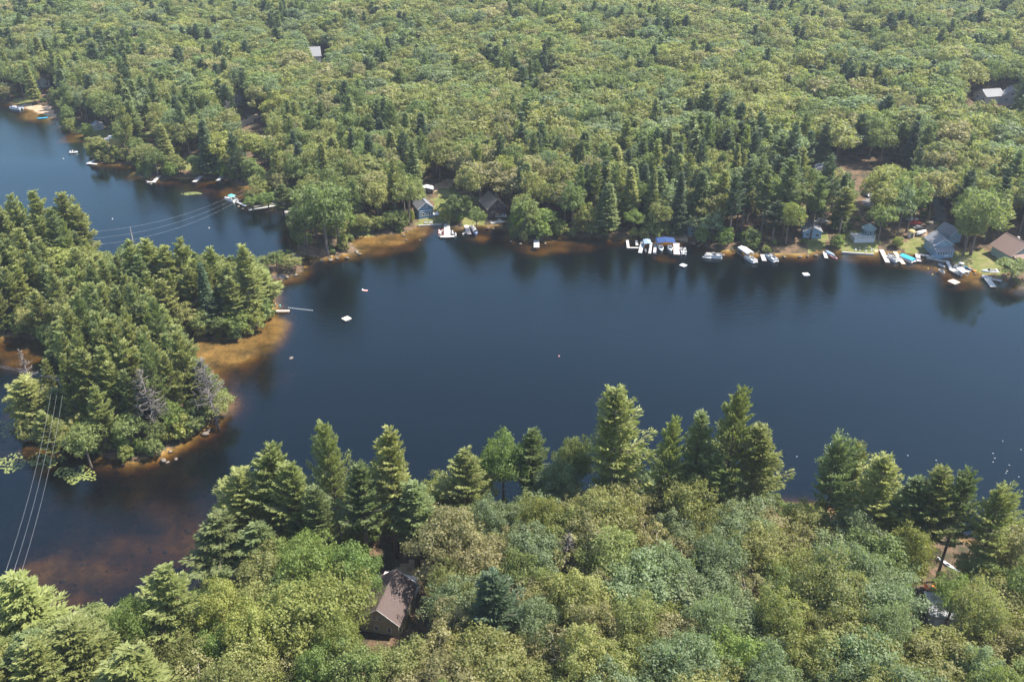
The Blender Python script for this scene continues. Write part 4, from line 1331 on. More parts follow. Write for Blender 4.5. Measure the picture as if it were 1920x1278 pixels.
CONCR = plain('concrete', (0.42, 0.39, 0.35), 0.9, var=0.18, scale=2, bump=0.3)
WOODP = plain('pole_wood', (0.34, 0.30, 0.26), 0.9, var=0.2, scale=4)
WIREM = plain('bare_wire', (0.45, 0.45, 0.45), 0.4, metal=0.3, var=0.05)
DEMAT = plain('lily_green', (0.15, 0.17, 0.05), 0.5, var=0.3, scale=3)

def head(a, b, z=0.0):
    p, q = P(*a, z), P(*b, z)
    return math.atan2(-(q.x - p.x), q.y - p.y), (q - p).length

def dock(a, b, w, label, mat=GREYPLANK, z=0.45, extra=(), rail=False, name='dock', group='docks along the shore', cat='dock'):
    """planked pier from pixel a (shore) to pixel b (outer end); extra = boxes (x, y, w, l) in the dock's own frame"""
    rz, L = head(a, b)
    p = P(*a, 0)
    t = thing(name, label, cat, (p.x, p.y, 0), rz, group)
    def deck(cx, cy, ww, ll, along_x=False):
        d = MB(); f = MB()
        n = max(2, int(ll / 0.30)); s = ll / n
        for i in range(n):
            d.box((cx, cy - ll / 2 + s * (i + 0.5), z + random.uniform(-0.008, 0.008)), (ww, s * 0.86, 0.06))
        for sx in (-1, 1):
            f.box((cx + sx * (ww / 2 - 0.08), cy, z - 0.13), (0.08, ll, 0.18))
        d.build('deck', mat, t); f.build('frame', DARKPLANK if mat is not WHITE else ALU, t)
        m = max(2, int(ll / 3) + 1)
        for i in range(m):
            for sx in (-1, 1):
                y = cy - ll / 2 + 0.2 + (ll - 0.4) * i / (m - 1)
                MB().tube((cx + sx * (ww / 2 + 0.05), y, -1.4), (cx + sx * (ww / 2 + 0.05), y, z + (0.9 if rail else 0.22)), 0.06, n=6).build('post', WOODP, t)
        if rail:
            for sx in (-1, 1):
                r = MB()
                for zz in (0.55, 0.9):
                    r.tube((cx + sx * (ww / 2 + 0.05), cy - ll / 2, z + zz), (cx + sx * (ww / 2 + 0.05), cy + ll / 2, z + zz), 0.045, n=4)
                r.build('railing', OFFWHITE, t)
    deck(0, L / 2, w, L)
    for (ex, ey, ew, el) in extra:
        deck(ex, ey if ey >= 0 else L + ey, ew, el)
    return t

def place(name, label, cat, px, deg, group=None, z=0.0, ground=False):
    p = G(*px) if ground else P(*px, z)
    return thing(name, label, cat, tuple(p), R(deg), group)

def hull_rings(L, W, H, bow=0.45, n=9, z0=0.0):
    rings = []
    for i in range(n):
        t = i / (n - 1)
        y = -L / 2 + L * t
        w = W / 2 * (1.0 if t < bow else max(0.04, math.cos((t - bow) / (1 - bow) * math.pi / 2) ** 0.75)) * (0.9 + 0.1 * min(1, t * 5))
        sheer = 0.16 * H * t * t
        keel = -0.35 * H + 0.5 * H * max(0, (t - 0.6) / 0.4) ** 2
        rings.append([(-w, y, z0 + H + sheer), (-w * 0.92, y, z0 + H * 0.35), (-w * 0.45, y, z0 + keel * 0.6), (0, y, z0 + keel), (w * 0.45, y, z0 + keel * 0.6), (w * 0.92, y, z0 + H * 0.35), (w, y, z0 + H + sheer),
                      (w * 0.78, y, z0 + H + sheer - 0.02), (0, y, z0 + H + sheer - 0.03), (-w * 0.78, y, z0 + H + sheer - 0.02)])
    return rings

def motor_boat(label, px, deg, L=5.6, W=2.1, hullm=None, cover=None, group='boats at the docks', z=0.0, ground=False):
    t = place('motor_boat', label, 'motorboat', px, deg, group, z, ground)
    MB().loft(hull_rings(L, W, 0.62)).build('hull', hullm or WHITE, t, True)
    if cover:
        m = MB()
        m.loft([[(-W * k * a, y, 0.66 + 0.35 * b) for a, b in ((0.5, 0), (0.3, 0.75), (0, 1), (-0.3, 0.75), (-0.5, 0))] for y, k in ((-L * 0.47, 0.9), (-L * 0.1, 1.0), (L * 0.2, 0.92), (L * 0.43, 0.35))])
        m.build('cover', cover, t, True)
    else:
        m = MB(); m.box((0, -L * 0.08, 0.60), (W * 0.70, L * 0.55, 0.12)); m.build('cockpit', DGREY if hullm is WHITE or hullm is None else SEATM, t)
        for sx in (-0.42, 0.42):
            MB().box((sx, -L * 0.02, 0.80), (0.5, 0.5, 0.35)).box((sx, -L * 0.02 - 0.25, 1.05), (0.5, 0.1, 0.5)).build('seat', SEATM, t)
        MB().box((0, -L * 0.36, 0.80), (W * 0.66, 0.5, 0.3)).build('bench', WHITE, t)
        MB().slab([(-W * 0.38, L * 0.12, 0.72), (W * 0.38, L * 0.12, 0.72), (W * 0.30, L * 0.05, 1.18), (-W * 0.30, L * 0.05, 1.18)], 0.04).build('windshield', GLASS, t)
        MB().box((0, L * 0.28, 0.735), (W * 0.35, L * 0.16, 0.03)).build('bow_hatch', BLUEGREY, t)
    MB().box((0, -L * 0.53, 0.55), (0.42, 0.5, 0.75), taper=0.75).build('outboard_motor', BLACK, t)
    return t

def pontoon_boat(label, px, deg, L=6.6, W=2.5, canopy=None, cover=None, fence=None, group='boats at the docks', z=0.0):
    t = place('pontoon_boat', label, 'pontoon boat', px, deg, group, z)
    for sx in (-1, 1):
        MB().path([(sx * W * 0.36, -L / 2, 0.12), (sx * W * 0.36, L * 0.36, 0.12), (sx * W * 0.36, L * 0.5, 0.34)], [0.30, 0.30, 0.07], 8).build('pontoon', ALU, t, True)
    MB().box((0, 0, 0.50), (W, L * 0.96, 0.09)).build('deck', OFFWHITE, t)
    for sx in (-1, 1):
        MB().box((sx * (W / 2 - 0.04), -0.1, 0.88), (0.06, L * 0.84, 0.62)).build('side_panel', fence or WHITE, t)
    for y in (L * 0.42, -L * 0.46):
        MB().box((W * 0.30, y, 0.88), (W * 0.36, 0.06, 0.62)).box((-W * 0.30, y, 0.88), (W * 0.36, 0.06, 0.62)).build('end_panel', fence or WHITE, t)
    if cover:
        m = MB()
        m.loft([[(-W * 0.53 * k, y, 1.0), (-W * 0.50 * k, y, 1.26), (0, y, 1.62 * (0.7 + 0.3 * k)), (W * 0.50 * k, y, 1.26), (W * 0.53 * k, y, 1.0)] for y, k in ((-L * 0.47, 0.92), (-L * 0.15, 1), (L * 0.2, 1), (L * 0.44, 0.85))])
        m.build('cover', cover, t)
    else:
        for sx, y, ll in ((-1, L * 0.27, L * 0.24), (1, L * 0.27, L * 0.24), (-1, -L * 0.30, L * 0.20)):
            MB().box((sx * (W / 2 - 0.36), y, 0.74), (0.5, ll, 0.36)).box((sx * (W / 2 - 0.14), y, 1.02), (0.12, ll, 0.36)).build('seat', SEATM, t)
        MB().box((W * 0.26, -L * 0.05, 0.95), (0.6, 0.5, 0.8)).box((W * 0.26, -L * 0.05 - 0.55, 0.85), (0.5, 0.5, 0.6)).build('console', DGREY, t)
    if canopy:
        MB().loft([[(-W * 0.48, y, 2.28), (-W * 0.3, y, 2.42), (0, y, 2.47), (W * 0.3, y, 2.42), (W * 0.48, y, 2.28), (W * 0.3, y, 2.37), (0, y, 2.42), (-W * 0.3, y, 2.37)] for y in (-L * 0.34, -L * 0.1, L * 0.12)]).build('canopy', canopy, t, True)
        for sx in (-1, 1):
            MB().tube((sx * W * 0.46, -L * 0.10, 0.9), (sx * W * 0.46, -L * 0.33, 2.3), 0.035).tube((sx * W * 0.46, -L * 0.12, 0.9), (sx * W * 0.46, L * 0.10, 2.3), 0.035).build('canopy_pole', ALU, t)
    MB().box((0, -L * 0.52, 0.5), (0.45, 0.5, 0.8), taper=0.75).build('outboard_motor', BLACK, t)
    return t

def jet_ski(label, px, deg, mat=WHITE, group='jet skis at the docks'):
    t = place('jet_ski', label, 'jet ski', px, deg, group)
    MB().loft(hull_rings(3.0, 1.15, 0.5, bow=0.35)).build('hull', mat, t, True)
    MB().loft([[(-w, y, 0.5), (-w * 0.7, y, 0.5 + h), (w * 0.7, y, 0.5 + h), (w, y, 0.5)] for y, w, h in ((-1.2, 0.25, 0.25), (-0.3, 0.28, 0.32), (0.1, 0.30, 0.42), (0.7, 0.32, 0.30), (1.2, 0.12, 0.08))]).build('seat', DGREY, t, True)
    MB().tube((-0.38, 0.25, 1.08), (0.38, 0.25, 1.08), 0.035).tube((0, 0.25, 0.8), (0, 0.25, 1.08), 0.05).build('handlebar', BLACK, t)
    return t

def kayak(label, px, deg, mat, L=3.4, ground=False, z=0.0, name='kayak', cat='kayak', W=0.78):
    t = place(name, label, cat, px, deg, None, z, ground)
    r = []
    for i in range(11):
        u = i / 10; y = -L / 2 + L * u
        w = W / 2 * math.sin(math.pi * min(max(u, 0.03), 0.97)) ** 0.6
        up = 0.14 * abs(2 * u - 1) ** 3
        r.append([(-w, y, 0.28 + up), (-w * 0.75, y, 0.08 + up), (0, y, 0.0 + up), (w * 0.75, y, 0.08 + up), (w, y, 0.28 + up), (0, y, 0.33 + up)])
    MB().loft(r).build('hull', mat, t, True)
    MB().loft([[(0.26 * math.cos(a) * s, 0.5 * math.sin(a) * s, zz) for a in [k * math.pi / 5 for k in range(10)]] for s, zz in ((1.0, 0.33), (0.85, 0.38))]).build('cockpit', BLACK, t)
    return t

def raft(label, px, deg, w, mat, group='swimming rafts', ladder=True):
    t = place('swim_raft', label, 'raft', px, deg, group)
    d = MB(); n = int(w / 0.26); s = w / n
    for i in range(n): d.box((-w / 2 + s * (i + 0.5), 0, 0.42), (s * 0.88, w, 0.06))
    d.build('deck', mat, t)
    f = MB()
    for q in (-1, 1): f.box((0, q * (w / 2 - 0.06), 0.30), (w, 0.1, 0.18)); f.box((q * (w / 2 - 0.06), 0, 0.30), (0.1, w - 0.24, 0.18))
    f.build('frame', DARKPLANK, t)
    for q in (-1, 1):
        MB().tube((-w * 0.42, q * w * 0.3, 0.08), (w * 0.42, q * w * 0.3, 0.08), 0.26, n=8).build('float', NAVY, t)
    if ladder:
        MB().tube((0.2, -w / 2 - 0.05, -0.4), (0.2, -w / 2 - 0.05, 1.0), 0.03).tube((-0.2, -w / 2 - 0.05, -0.4), (-0.2, -w / 2 - 0.05, 1.0), 0.03).tube((-0.2, -w / 2 - 0.05, 0.1), (0.2, -w / 2 - 0.05, 0.1), 0.03).build('ladder', ALU, t)
    return t

def boat_lift(label, px, deg, L, W, H, mat, group=None):
    t = place('boat_lift', label, 'boat lift', px, deg, group)
    for sx in (-1, 1):
        for sy in (-1, 1):
            MB().tube((sx * W / 2, sy * L * 0.42, -1.2), (sx * W / 2, sy * L * 0.42, H), 0.07).build('post', ALU, t)
        MB().tube((sx * W / 2, -L * 0.42, 0.25), (sx * W / 2, L * 0.42, 0.25), 0.06).build('cradle', ALU, t)
    MB().loft([[(-W * 0.56, y, H - 0.12), (-W * 0.5, y, H + 0.18), (0, y, H + 0.5), (W * 0.5, y, H + 0.18), (W * 0.56, y, H - 0.12), (0, y, H + 0.42)] for y in (-L / 2, 0, L / 2)]).build('canopy', mat, t)
    return t

# ---------------------------------------------------------------- houses
def window(t, face, u, z, w, h, hw_, l, frame=None, shutters=None, sink=0.0):
    """window on a wall: face 'f' (y=0, looking to -y), 'b', 'l' (x=-w/2), 'r'"""
    fm = frame or WHITE
    def pt(a, b, o):
        if face == 'f': return (u + a, -o, z + b)
        if face == 'b': return (u + a, l + o, z + b)
        if face == 'l': return (-hw_ - o, u + a, z + b)
        return (hw_ + o, u + a, z + b)
    def bx(mb, a, b, da, db, o, dpt):
        c = pt(a, b, o)
        d = (da, dpt, db) if face in 'fb' else (dpt, da, db)
        mb.box(c, d)
    f = MB(); e = 0.09
    bx(f, 0, h / 2, w + e, e, 0.03, 0.10); bx(f, 0, -h / 2, w + e, e, 0.03, 0.12)
    bx(f, w / 2, 0, e, h - e, 0.03, 0.10); bx(f, -w / 2, 0, e, h - e, 0.03, 0.10)
    bx(f, 0, 0, w - e, e * 0.5, 0.025, 0.07)
    fr = f.build('window', fm, t)
    p = MB(); bx(p, 0, 0, w - e, h - e, 0.0, 0.04)
    p.build('pane', GLASS, fr)
    if shutters:
        for s in (-1, 1):
            q = MB(); bx(q, s * (w / 2 + 0.28), 0, 0.4, h + 0.05, 0.03, 0.05); q.build('shutter', shutters, fr)

def house(name, label, px, rz, w, l, hh, rise, wallm, roofm, trim=None, over=0.4, windows=(), shutters=None, chimney=None, door=None, group=None, base=0.0, cat='house', roof_label=None):
    """gabled house: front gable at local y=0 facing -y, ridge along y"""
    p = G(*px)
    t = thing(name, label, cat, (p.x, p.y, p.z + base), R(rz), group)
    tr = trim or WHITE
    hw_ = w / 2
    m = MB()
    m.raw([(-hw_, 0, -1.0), (hw_, 0, -1.0), (hw_, 0, hh), (0, 0, hh + rise), (-hw_, 0, hh), (-hw_, l, -1.0), (hw_, l, -1.0), (hw_, l, hh), (0, l, hh + rise), (-hw_, l, hh)],
          [(0, 1, 2, 3, 4), (9, 8, 7, 6, 5), (1, 6, 7, 2), (5, 0, 4, 9), (2, 7, 8, 3), (4, 3, 8, 9)])
    m.build('wall', wallm, t)
    sl = rise / hw_
    ex = hw_ + over
    ze = hh - sl * over
    rf = MB()
    for s in (-1, 1):
        a = [(0, -over, hh + rise + 0.03), (s * ex, -over, ze + 0.03), (s * ex, l + over, ze + 0.03), (0, l + over, hh + rise + 0.03)]
        if s > 0: a = a[::-1]
        rf.slab([(x, y, z + 0.14) for x, y, z in a], 0.13)
    r = rf.build('roof', roofm, t)
    bd = MB()
    for y in (-over - 0.04, l + over + 0.04):
        for s in (-1, 1):
            bd.slab([(0, y - 0.03, hh + rise + 0.20), (s * ex, y - 0.03, ze + 0.20), (s * ex, y + 0.03, ze + 0.20), (0, y + 0.03, hh + rise + 0.20)], 0.24)
    bd.build('barge_board', tr, t)
    MB().box((0, l / 2, hh + rise + 0.20), (0.26, l + 2 * over - 0.1, 0.08)).build('ridge_cap', roofm, r)
    for (face, u, z, ww, wh) in windows:
        window(t, face, u, z, ww, wh, hw_, l, tr, shutters)
    if chimney:
        cx, cy, ch = chimney
        MB().box((cx, cy, hh + rise * (1 - abs(cx) / hw_) + ch / 2 - 0.3), (0.7, 0.7, ch + 0.6)).build('chimney', CONCR, r)
    if door:
        face, u, dw, dh = door
        d = MB()
        d.box((u, -0.04, dh / 2 - 0.1), (dw, 0.08, dh)) if face == 'f' else d.box((hw_ + 0.04 if face == 'r' else -hw_ - 0.04, u, dh / 2 - 0.1), (0.08, dw, dh))
        dd = d.build('door', tr, t)
        k = MB()
        k.box((u + dw * 0.35, -0.11, dh * 0.45), (0.08, 0.06, 0.08)) if face == 'f' else k.box((hw_ + 0.11 if face == 'r' else -hw_ - 0.11, u + dw * 0.35, dh * 0.45), (0.06, 0.08, 0.08))
        k.build('handle', BLACK, dd)
    return t

R_MAROON = striped('maroon_shingles', (0.085, 0.060, 0.053), (0.12, 0.08, 0.075), 0.16, 'Z', 0.85)
R_DGREY = striped('charcoal_shingles', (0.17, 0.17, 0.18), (0.09, 0.09, 0.10), 0.16, 'Z', 0.85)
R_LGREY = striped('light_grey_shingles', (0.22, 0.22, 0.23), (0.13, 0.13, 0.14), 0.16, 'Z', 0.85)
R_BROWN = striped('brown_shingles', (0.19, 0.125, 0.10), (0.16, 0.10, 0.08), 0.16, 'Z', 0.85)
R_TAUPE = striped('taupe_shingles', (0.27, 0.22, 0.18), (0.14, 0.11, 0.09), 0.16, 'Z', 0.85)
R_TEAL = striped('grey_teal_shingles', (0.26, 0.34, 0.34), (0.14, 0.18, 0.19), 0.16, 'Z', 0.85)
R_METAL = striped('ribbed_metal_roof', (0.50, 0.53, 0.52), (0.32, 0.34, 0.34), 0.4, 'X', 0.5)
W_OLIVE = striped('olive_clapboard', (0.24, 0.22, 0.16), (0.12, 0.11, 0.08), 0.18)
W_BLUE = striped('blue_clapboard', (0.10, 0.20, 0.31), (0.05, 0.10, 0.16), 0.18)
W_SLATE = striped('slate_blue_clapboard', (0.20, 0.31, 0.40), (0.10, 0.16, 0.21), 0.18)
W_BROWN = striped('dark_brown_boards', (0.085, 0.058, 0.05), (0.035, 0.025, 0.02), 0.25, 'X')
W_GREY = striped('grey_clapboard', (0.42, 0.43, 0.42), (0.24, 0.25, 0.25), 0.18)
W_GREEN = striped('grey_green_clapboard', (0.26, 0.32, 0.28), (0.14, 0.17, 0.15), 0.18)
W_TEAL = striped('teal_clapboard', (0.10, 0.22, 0.24), (0.05, 0.11, 0.12), 0.18)
W_WHITE = striped('white_clapboard', (0.52, 0.53, 0.53), (0.42, 0.42, 0.41), 0.18)
# the house in the near wood
t = house('cabin', 'cabin with a maroon shingle roof and olive gable in a gap of the near wood', (713,1188), -13, 7.4, 9.6, 3.8, 2.9, W_OLIVE, R_MAROON, R_MAROON and OFFWHITE,
    windows=[('f', -0.9, 4.0, 0.85, 1.0), ('f', 0.25, 4.0, 0.85, 1.0), ('f', -0.6, 1.5, 0.8, 1.1), ('f', 1.9, 1.5, 0.8, 1.1), ('l', 3.0, 2.0, 0.9, 1.0), ('l', 6.5, 2.0, 0.9, 1.0)], over=0.55, door=('l', 5.0, 0.9, 2.0))
# lower side roof, rear porch roof and deck
m = MB()
m.slab([(-3.95, 0.6, 3.55), (-3.95, 6.0, 3.55), (-5.0, 6.0, 2.6), (-5.0, 0.6, 2.6)][::-1], 0.14)
m.build('side_roof', R_MAROON, t)
MB().box((-4.2, 3.3, 0.9), (1.3, 5.2, 3.4)).build('side_wall', W_OLIVE, t)
MB().slab([(-3.6, 10.0, 3.1), (3.4, 10.0, 3.1), (3.4, 13.2, 2.6), (-3.6, 13.2, 2.6)], 0.10).build('porch_roof', plain('pale_pink_metal', (0.62, 0.52, 0.48), 0.5, var=0.1), t)
for sx in (-3.3, 3.1):
    MB().box((sx, 12.9, 1.0), (0.15, 0.15, 3.2)).build('porch_post', OFFWHITE, t)
MB().box((0, 11.7, 0.1), (7.2, 3.4, 0.15)).build('porch_floor', GREYPLANK, t)

# grey roof, lower right
p = G(1772, 1168)
t = thing('garage', 'flat grey roof showing between tree crowns at the lower right', 'garage', (p.x, p.y, p.z), R(-12))
MB().box((0, 1.5, 1.3), (6.6, 5.6, 3.0)).build('wall', W_GREY, t)
MB().slab([(-3.7, -1.7, 2.95), (3.7, -1.7, 2.95), (3.7, 1.5, 3.35), (-3.7, 1.5, 3.35)], 0.14).slab([(-3.7, 1.504, 3.35), (3.7, 1.504, 3.35), (3.7, 4.7, 2.95), (-3.7, 4.7, 2.95)], 0.14).build('roof', plain('weathered_grey_roof', (0.34, 0.34, 0.36), 0.8, var=0.25, scale=0.8), t)
d = MB().box((-1.2, -1.36, 1.0), (2.4, 0.08, 2.2)).build('garage_door', WHITE, t)
MB().box((-1.2, -1.43, 0.4), (0.3, 0.05, 0.08)).build('handle', BLACK, d)

kayak('long white canoe lying ashore under the bushy-headed pine', (1777, 1060), 32, WHITE, L=5.2, ground=True, name='canoe', cat='canoe', W=0.95)
for i, (a, b, dg) in enumerate([(1737,1105,20), (1751,1103,-35)]):
    t = place('garden_chair', ['orange garden chair in the trees, the one closer to the cabin', 'orange garden chair in the trees, the one closer to the canoe'][i], 'chair', (a, b), dg, 'orange garden chairs', ground=True)
    MB().box((0, 0, 0.42), (0.75, 0.7, 0.07)).build('seat', ORANGE, t)
    MB().slab([(-0.38, 0.32, 0.42), (0.38, 0.32, 0.42), (0.34, 0.62, 1.15), (-0.34, 0.62, 1.15)], 0.06).build('backrest', ORANGE, t)
    for sx in (-1, 1):
        MB().box((sx * 0.44, 0.0, 0.62), (0.12, 0.85, 0.05)).build('armrest', ORANGE, t)
        for sy in (-0.3, 0.3): MB().box((sx * 0.4, sy, 0.3), (0.07, 0.07, 0.62)).build('leg', ORANGE, t)

# ---- far shore, middle
t = house('cottage', 'blue gabled cottage with white trim and charcoal roof on the lawn', (799,409), 22, 5.8, 7.2, 4.2, 2.4, W_BLUE, R_DGREY, WHITE, over=0.45,
    windows=[('f', -0.55, 4.9, 0.55, 1.1), ('f', 0.55, 4.9, 0.55, 1.1), ('f', -2.0, 1.7, 0.8, 1.3), ('f', -1.0, 1.7, 0.8, 1.3), ('f', 0.4, 1.7, 0.8, 1.3), ('f', 1.4, 1.7, 0.8, 1.3), ('f', 2.3, 1.7, 0.6, 1.3), ('r', 2.0, 2.2, 1.0, 1.2), ('r', 5.0, 2.2, 1.0, 1.2)])
MB().box((0, -0.06, 3.15), (5.9, 0.08, 0.22)).build('band_board', WHITE, t)
MB().box((4.2, 1.6, 0.5), (2.6, 2.6, 0.15)).box((5.4, 0.4, 1.0), (0.1, 0.1, 1.0)).box((5.4, 2.8, 1.0), (0.1, 0.1, 1.0)).box((4.3, 0.36, 1.5), (2.3, 0.06, 0.08)).build('side_porch', WHITE, t)
t = house('shed', 'dark shed with a pale metal roof behind the blue cottage', (800,364), 4, 5.0, 3.2, 2.0, 0.7, W_BROWN, R_METAL, OFFWHITE, over=0.3, cat='shed', windows=[('f', 1.2, 1.2, 0.7, 0.8)], door=('f', -0.8, 0.9, 1.8))
t = house('chalet', 'dark brown gabled house with white deck chairs between shore trees', (932,408), 20, 7.4, 9.0, 4.3, 3.3, W_BROWN, R_TAUPE, plain('pinkish_trim', (0.45, 0.33, 0.29), 0.7), over=0.6,
    windows=[('f', -1.0, 5.0, 0.9, 1.0), ('f', 1.0, 5.0, 0.9, 1.0), ('f', -2.3, 1.6, 1.0, 1.3), ('f', 2.2, 1.6, 1.0, 1.3)], door=('f', 0, 1.6, 2.1), chimney=(1.6, 6.0, 1.4))
MB().box((0, -1.3, 3.0), (6.0, 2.4, 0.15)).build('balcony', W_BROWN, t)
MB().box((0, -2.44, 3.5), (6.0, 0.06, 0.85)).build('balcony_railing', W_BROWN, t)
MB().box((0.6, -2.4, -0.2), (9.0, 4.6, 0.3)).build('terrace', CONCR, t)
for i, dx in enumerate((933, 938, 943, 948)):
    c = place('deck_chair', f'white deck chair before the brown gabled house, {["first","second","third","fourth"][i]} from the blue cottage side', 'chair', (dx, 408), 10, 'white deck chairs', ground=True)
    c.location.z += 0.1
    MB().box((0, 0, 0.4), (0.65, 0.6, 0.07)).build('seat', WHITE, c)
    MB().slab([(-0.33, 0.28, 0.4), (0.33, 0.28, 0.4), (0.3, 0.55, 1.15), (-0.3, 0.55, 1.15)], 0.06).build('backrest', WHITE, c)
    for sx in (-1, 1):
        MB().box((sx * 0.38, 0, 0.3), (0.08, 0.7, 0.62)).build('leg', WHITE, c)
for i, (a, b) in enumerate([(799,419), (808,419)]):
    c = place('garden_bench', ['pale bench on the lawn edge before the blue cottage, the one to the left', 'pale bench on the lawn edge before the blue cottage, the one to the right'][i], 'bench', (a, b), 5, 'pale lakeside benches', ground=True)
    MB().box((0, 0, 0.42), (1.4, 0.5, 0.07)).build('seat', OFFWHITE, c)
    MB().box((0, 0.26, 0.75), (1.4, 0.06, 0.45)).build('backrest', OFFWHITE, c)
    for sx in (-0.6, 0.6): MB().box((sx, 0, 0.2), (0.08, 0.45, 0.42)).build('leg', OFFWHITE, c)

# ---- far shore, right
t = house('lake_cottage', 'slate-blue cottage with light grey roof and a row of porch windows', (1764,478), 4, 6.6, 6.6, 4.0, 2.2, W_SLATE, R_LGREY, WHITE, over=0.5,
    windows=[('f', 0.0, 4.9, 0.6, 0.6), ('l', 2.5, 2.4, 0.9, 1.1), ('r', 2.5, 2.4, 0.9, 1.1)])
MB().box((0, -1.1, 1.0), (6.4, 2.16, 3.2)).build('sun_porch', W_SLATE, t)
MB().slab([(-3.5, -2.6, 2.55), (3.5, -2.6, 2.55), (3.5, -0.02, 3.35), (-3.5, -0.02, 3.35)], 0.12).build('porch_roof', R_LGREY, t)
for i in range(6):
    f = MB().box((-2.4 + i * 0.95, -2.22, 1.75), (0.72, 0.08, 0.85)).build('window', WHITE, t)
    MB().box((-2.4 + i * 0.95, -2.28, 1.75), (0.56, 0.04, 0.68)).build('pane', GLASS, f)
MB().box((0.6, -2.45, 0.75), (1.5, 0.3, 0.35)).build('porch_bench', WHITE, t)
t = house('grey_house', 'grey two-part house behind the slate-blue cottage', (1789,456), 24, 5.6, 6.0, 3.6, 2.2, W_SLATE, R_LGREY, OFFWHITE, windows=[('f', -0.9, 2.0, 0.7, 0.9), ('f', 1.0, 2.0, 0.7, 0.9), ('f', 0, 4.4, 0.6, 0.6)])
t = house('brown_roof_house', 'house with a broad brown roof and grey-green wall above the bank', (1915,492), 16, 10.5, 9.0, 3.6, 3.4, W_GREEN, R_BROWN, plain('tan_trim', (0.50, 0.38, 0.30), 0.7), over=0.8,
    windows=[('f', -3.6, 1.6, 0.9, 1.2), ('f', -2.0, 1.6, 0.9, 1.2), ('f', -0.4, 1.6, 0.9, 1.2), ('f', 1.6, 1.6, 0.9, 1.2), ('f', 0.0, 4.6, 1.2, 1.1)], chimney=(2.0, 6, 1.2))
MB().slab([(-5.4, -3.0, 2.9), (5.4, -3.0, 2.9), (5.4, -0.7, 3.7), (-5.4, -0.7, 3.7)], 0.12).build('porch_roof', R_BROWN, t)
for sx in (-5.1, -1.7, 1.7, 5.1): MB().box((sx, -2.8, 1.2), (0.16, 0.16, 3.3)).build('porch_post', OFFWHITE, t)

# octagonal house with its deck
p = G(1626, 446)
t = thing('octagonal_house', 'small teal octagonal house behind a raised white deck', 'house', (p.x, p.y, p.z), 0)
def ngon(r, z, n=8, a0=math.pi / 8): return [(r * math.cos(a0 + k * 2 * math.pi / n), r * math.sin(a0 + k * 2 * math.pi / n), z) for k in range(n)]
MB().loft([ngon(2.2, -0.6), ngon(2.2, 4.0)]).build('wall', W_TEAL, t)
MB().loft([ngon(2.75, 3.95), ngon(2.7, 4.1), ngon(0.3, 5.7)]).build('roof', R_TEAL, t)
for k in (-2, -1, 0):
    a = k * math.pi / 4 + math.pi / 4 - math.pi / 2
    f = MB().box((2.05 * math.cos(a), 2.05 * math.sin(a), 2.9), (0.9, 0.16, 1.2), rz=a + math.pi / 2).build('window', WHITE, t)
    MB().box((2.14 * math.cos(a), 2.14 * math.sin(a), 2.9), (0.7, 0.05, 1.0), rz=a + math.pi / 2).build('pane', GLASS, f)
p = G(1620, 455)
t = thing('raised_deck', 'raised white deck with railing and lattice skirt before the octagonal house', 'deck', (p.x, p.y, p.z), R(2))
MB().box((0, 2.4, 1.7), (7.6, 4.8, 0.14)).build('deck_floor', GREYPLANK, t)
MB().box((0, 0.02, 0.8), (7.5, 0.06, 1.6)).build('skirt', W_WHITE, t)
for sx in (-1, 1): MB().box((sx * 3.76, 2.4, 0.8), (0.06, 4.7, 1.6)).build('skirt', W_WHITE, t)
for i in range(5):
    MB().box((-3.7 + i * 1.85, 0.06, 2.25), (0.12, 0.12, 1.1)).build('post', WHITE, t)
r = MB()
for z in (2.05, 2.7): r.box((0, 0.06, z), (7.5, 0.07, 0.08))
for i in range(38): r.box((-3.65 + i * 0.197, 0.06, 2.38), (0.04, 0.04, 0.6))
r.build('railing', WHITE, t)
for sx in (-1, 1):
    r = MB()
    for z in (2.05, 2.7): r.box((sx * 3.72, 2.4, z), (0.07, 4.6, 0.08))
    r.build('railing', WHITE, t)

p = G(1707, 444)
t = thing('garden_shed', 'small tan shed with domed roof beside the parked cars', 'shed', (p.x, p.y, p.z), 0)
MB().loft([ngon(1.25, -0.3, 10), ngon(1.25, 2.0, 10)]).build('wall', PINKPLANK, t)
MB().loft([ngon(1.45, 1.95, 10), ngon(1.3, 2.4, 10), ngon(0.8, 2.8, 10), ngon(0.1, 2.95, 10)]).build('roof', plain('mossy_tan_roof', (0.36, 0.30, 0.14), 0.9, var=0.25), t)
MB().box((0, -1.22, 0.85), (0.8, 0.08, 1.7)).build('door', DARKPLANK, t)

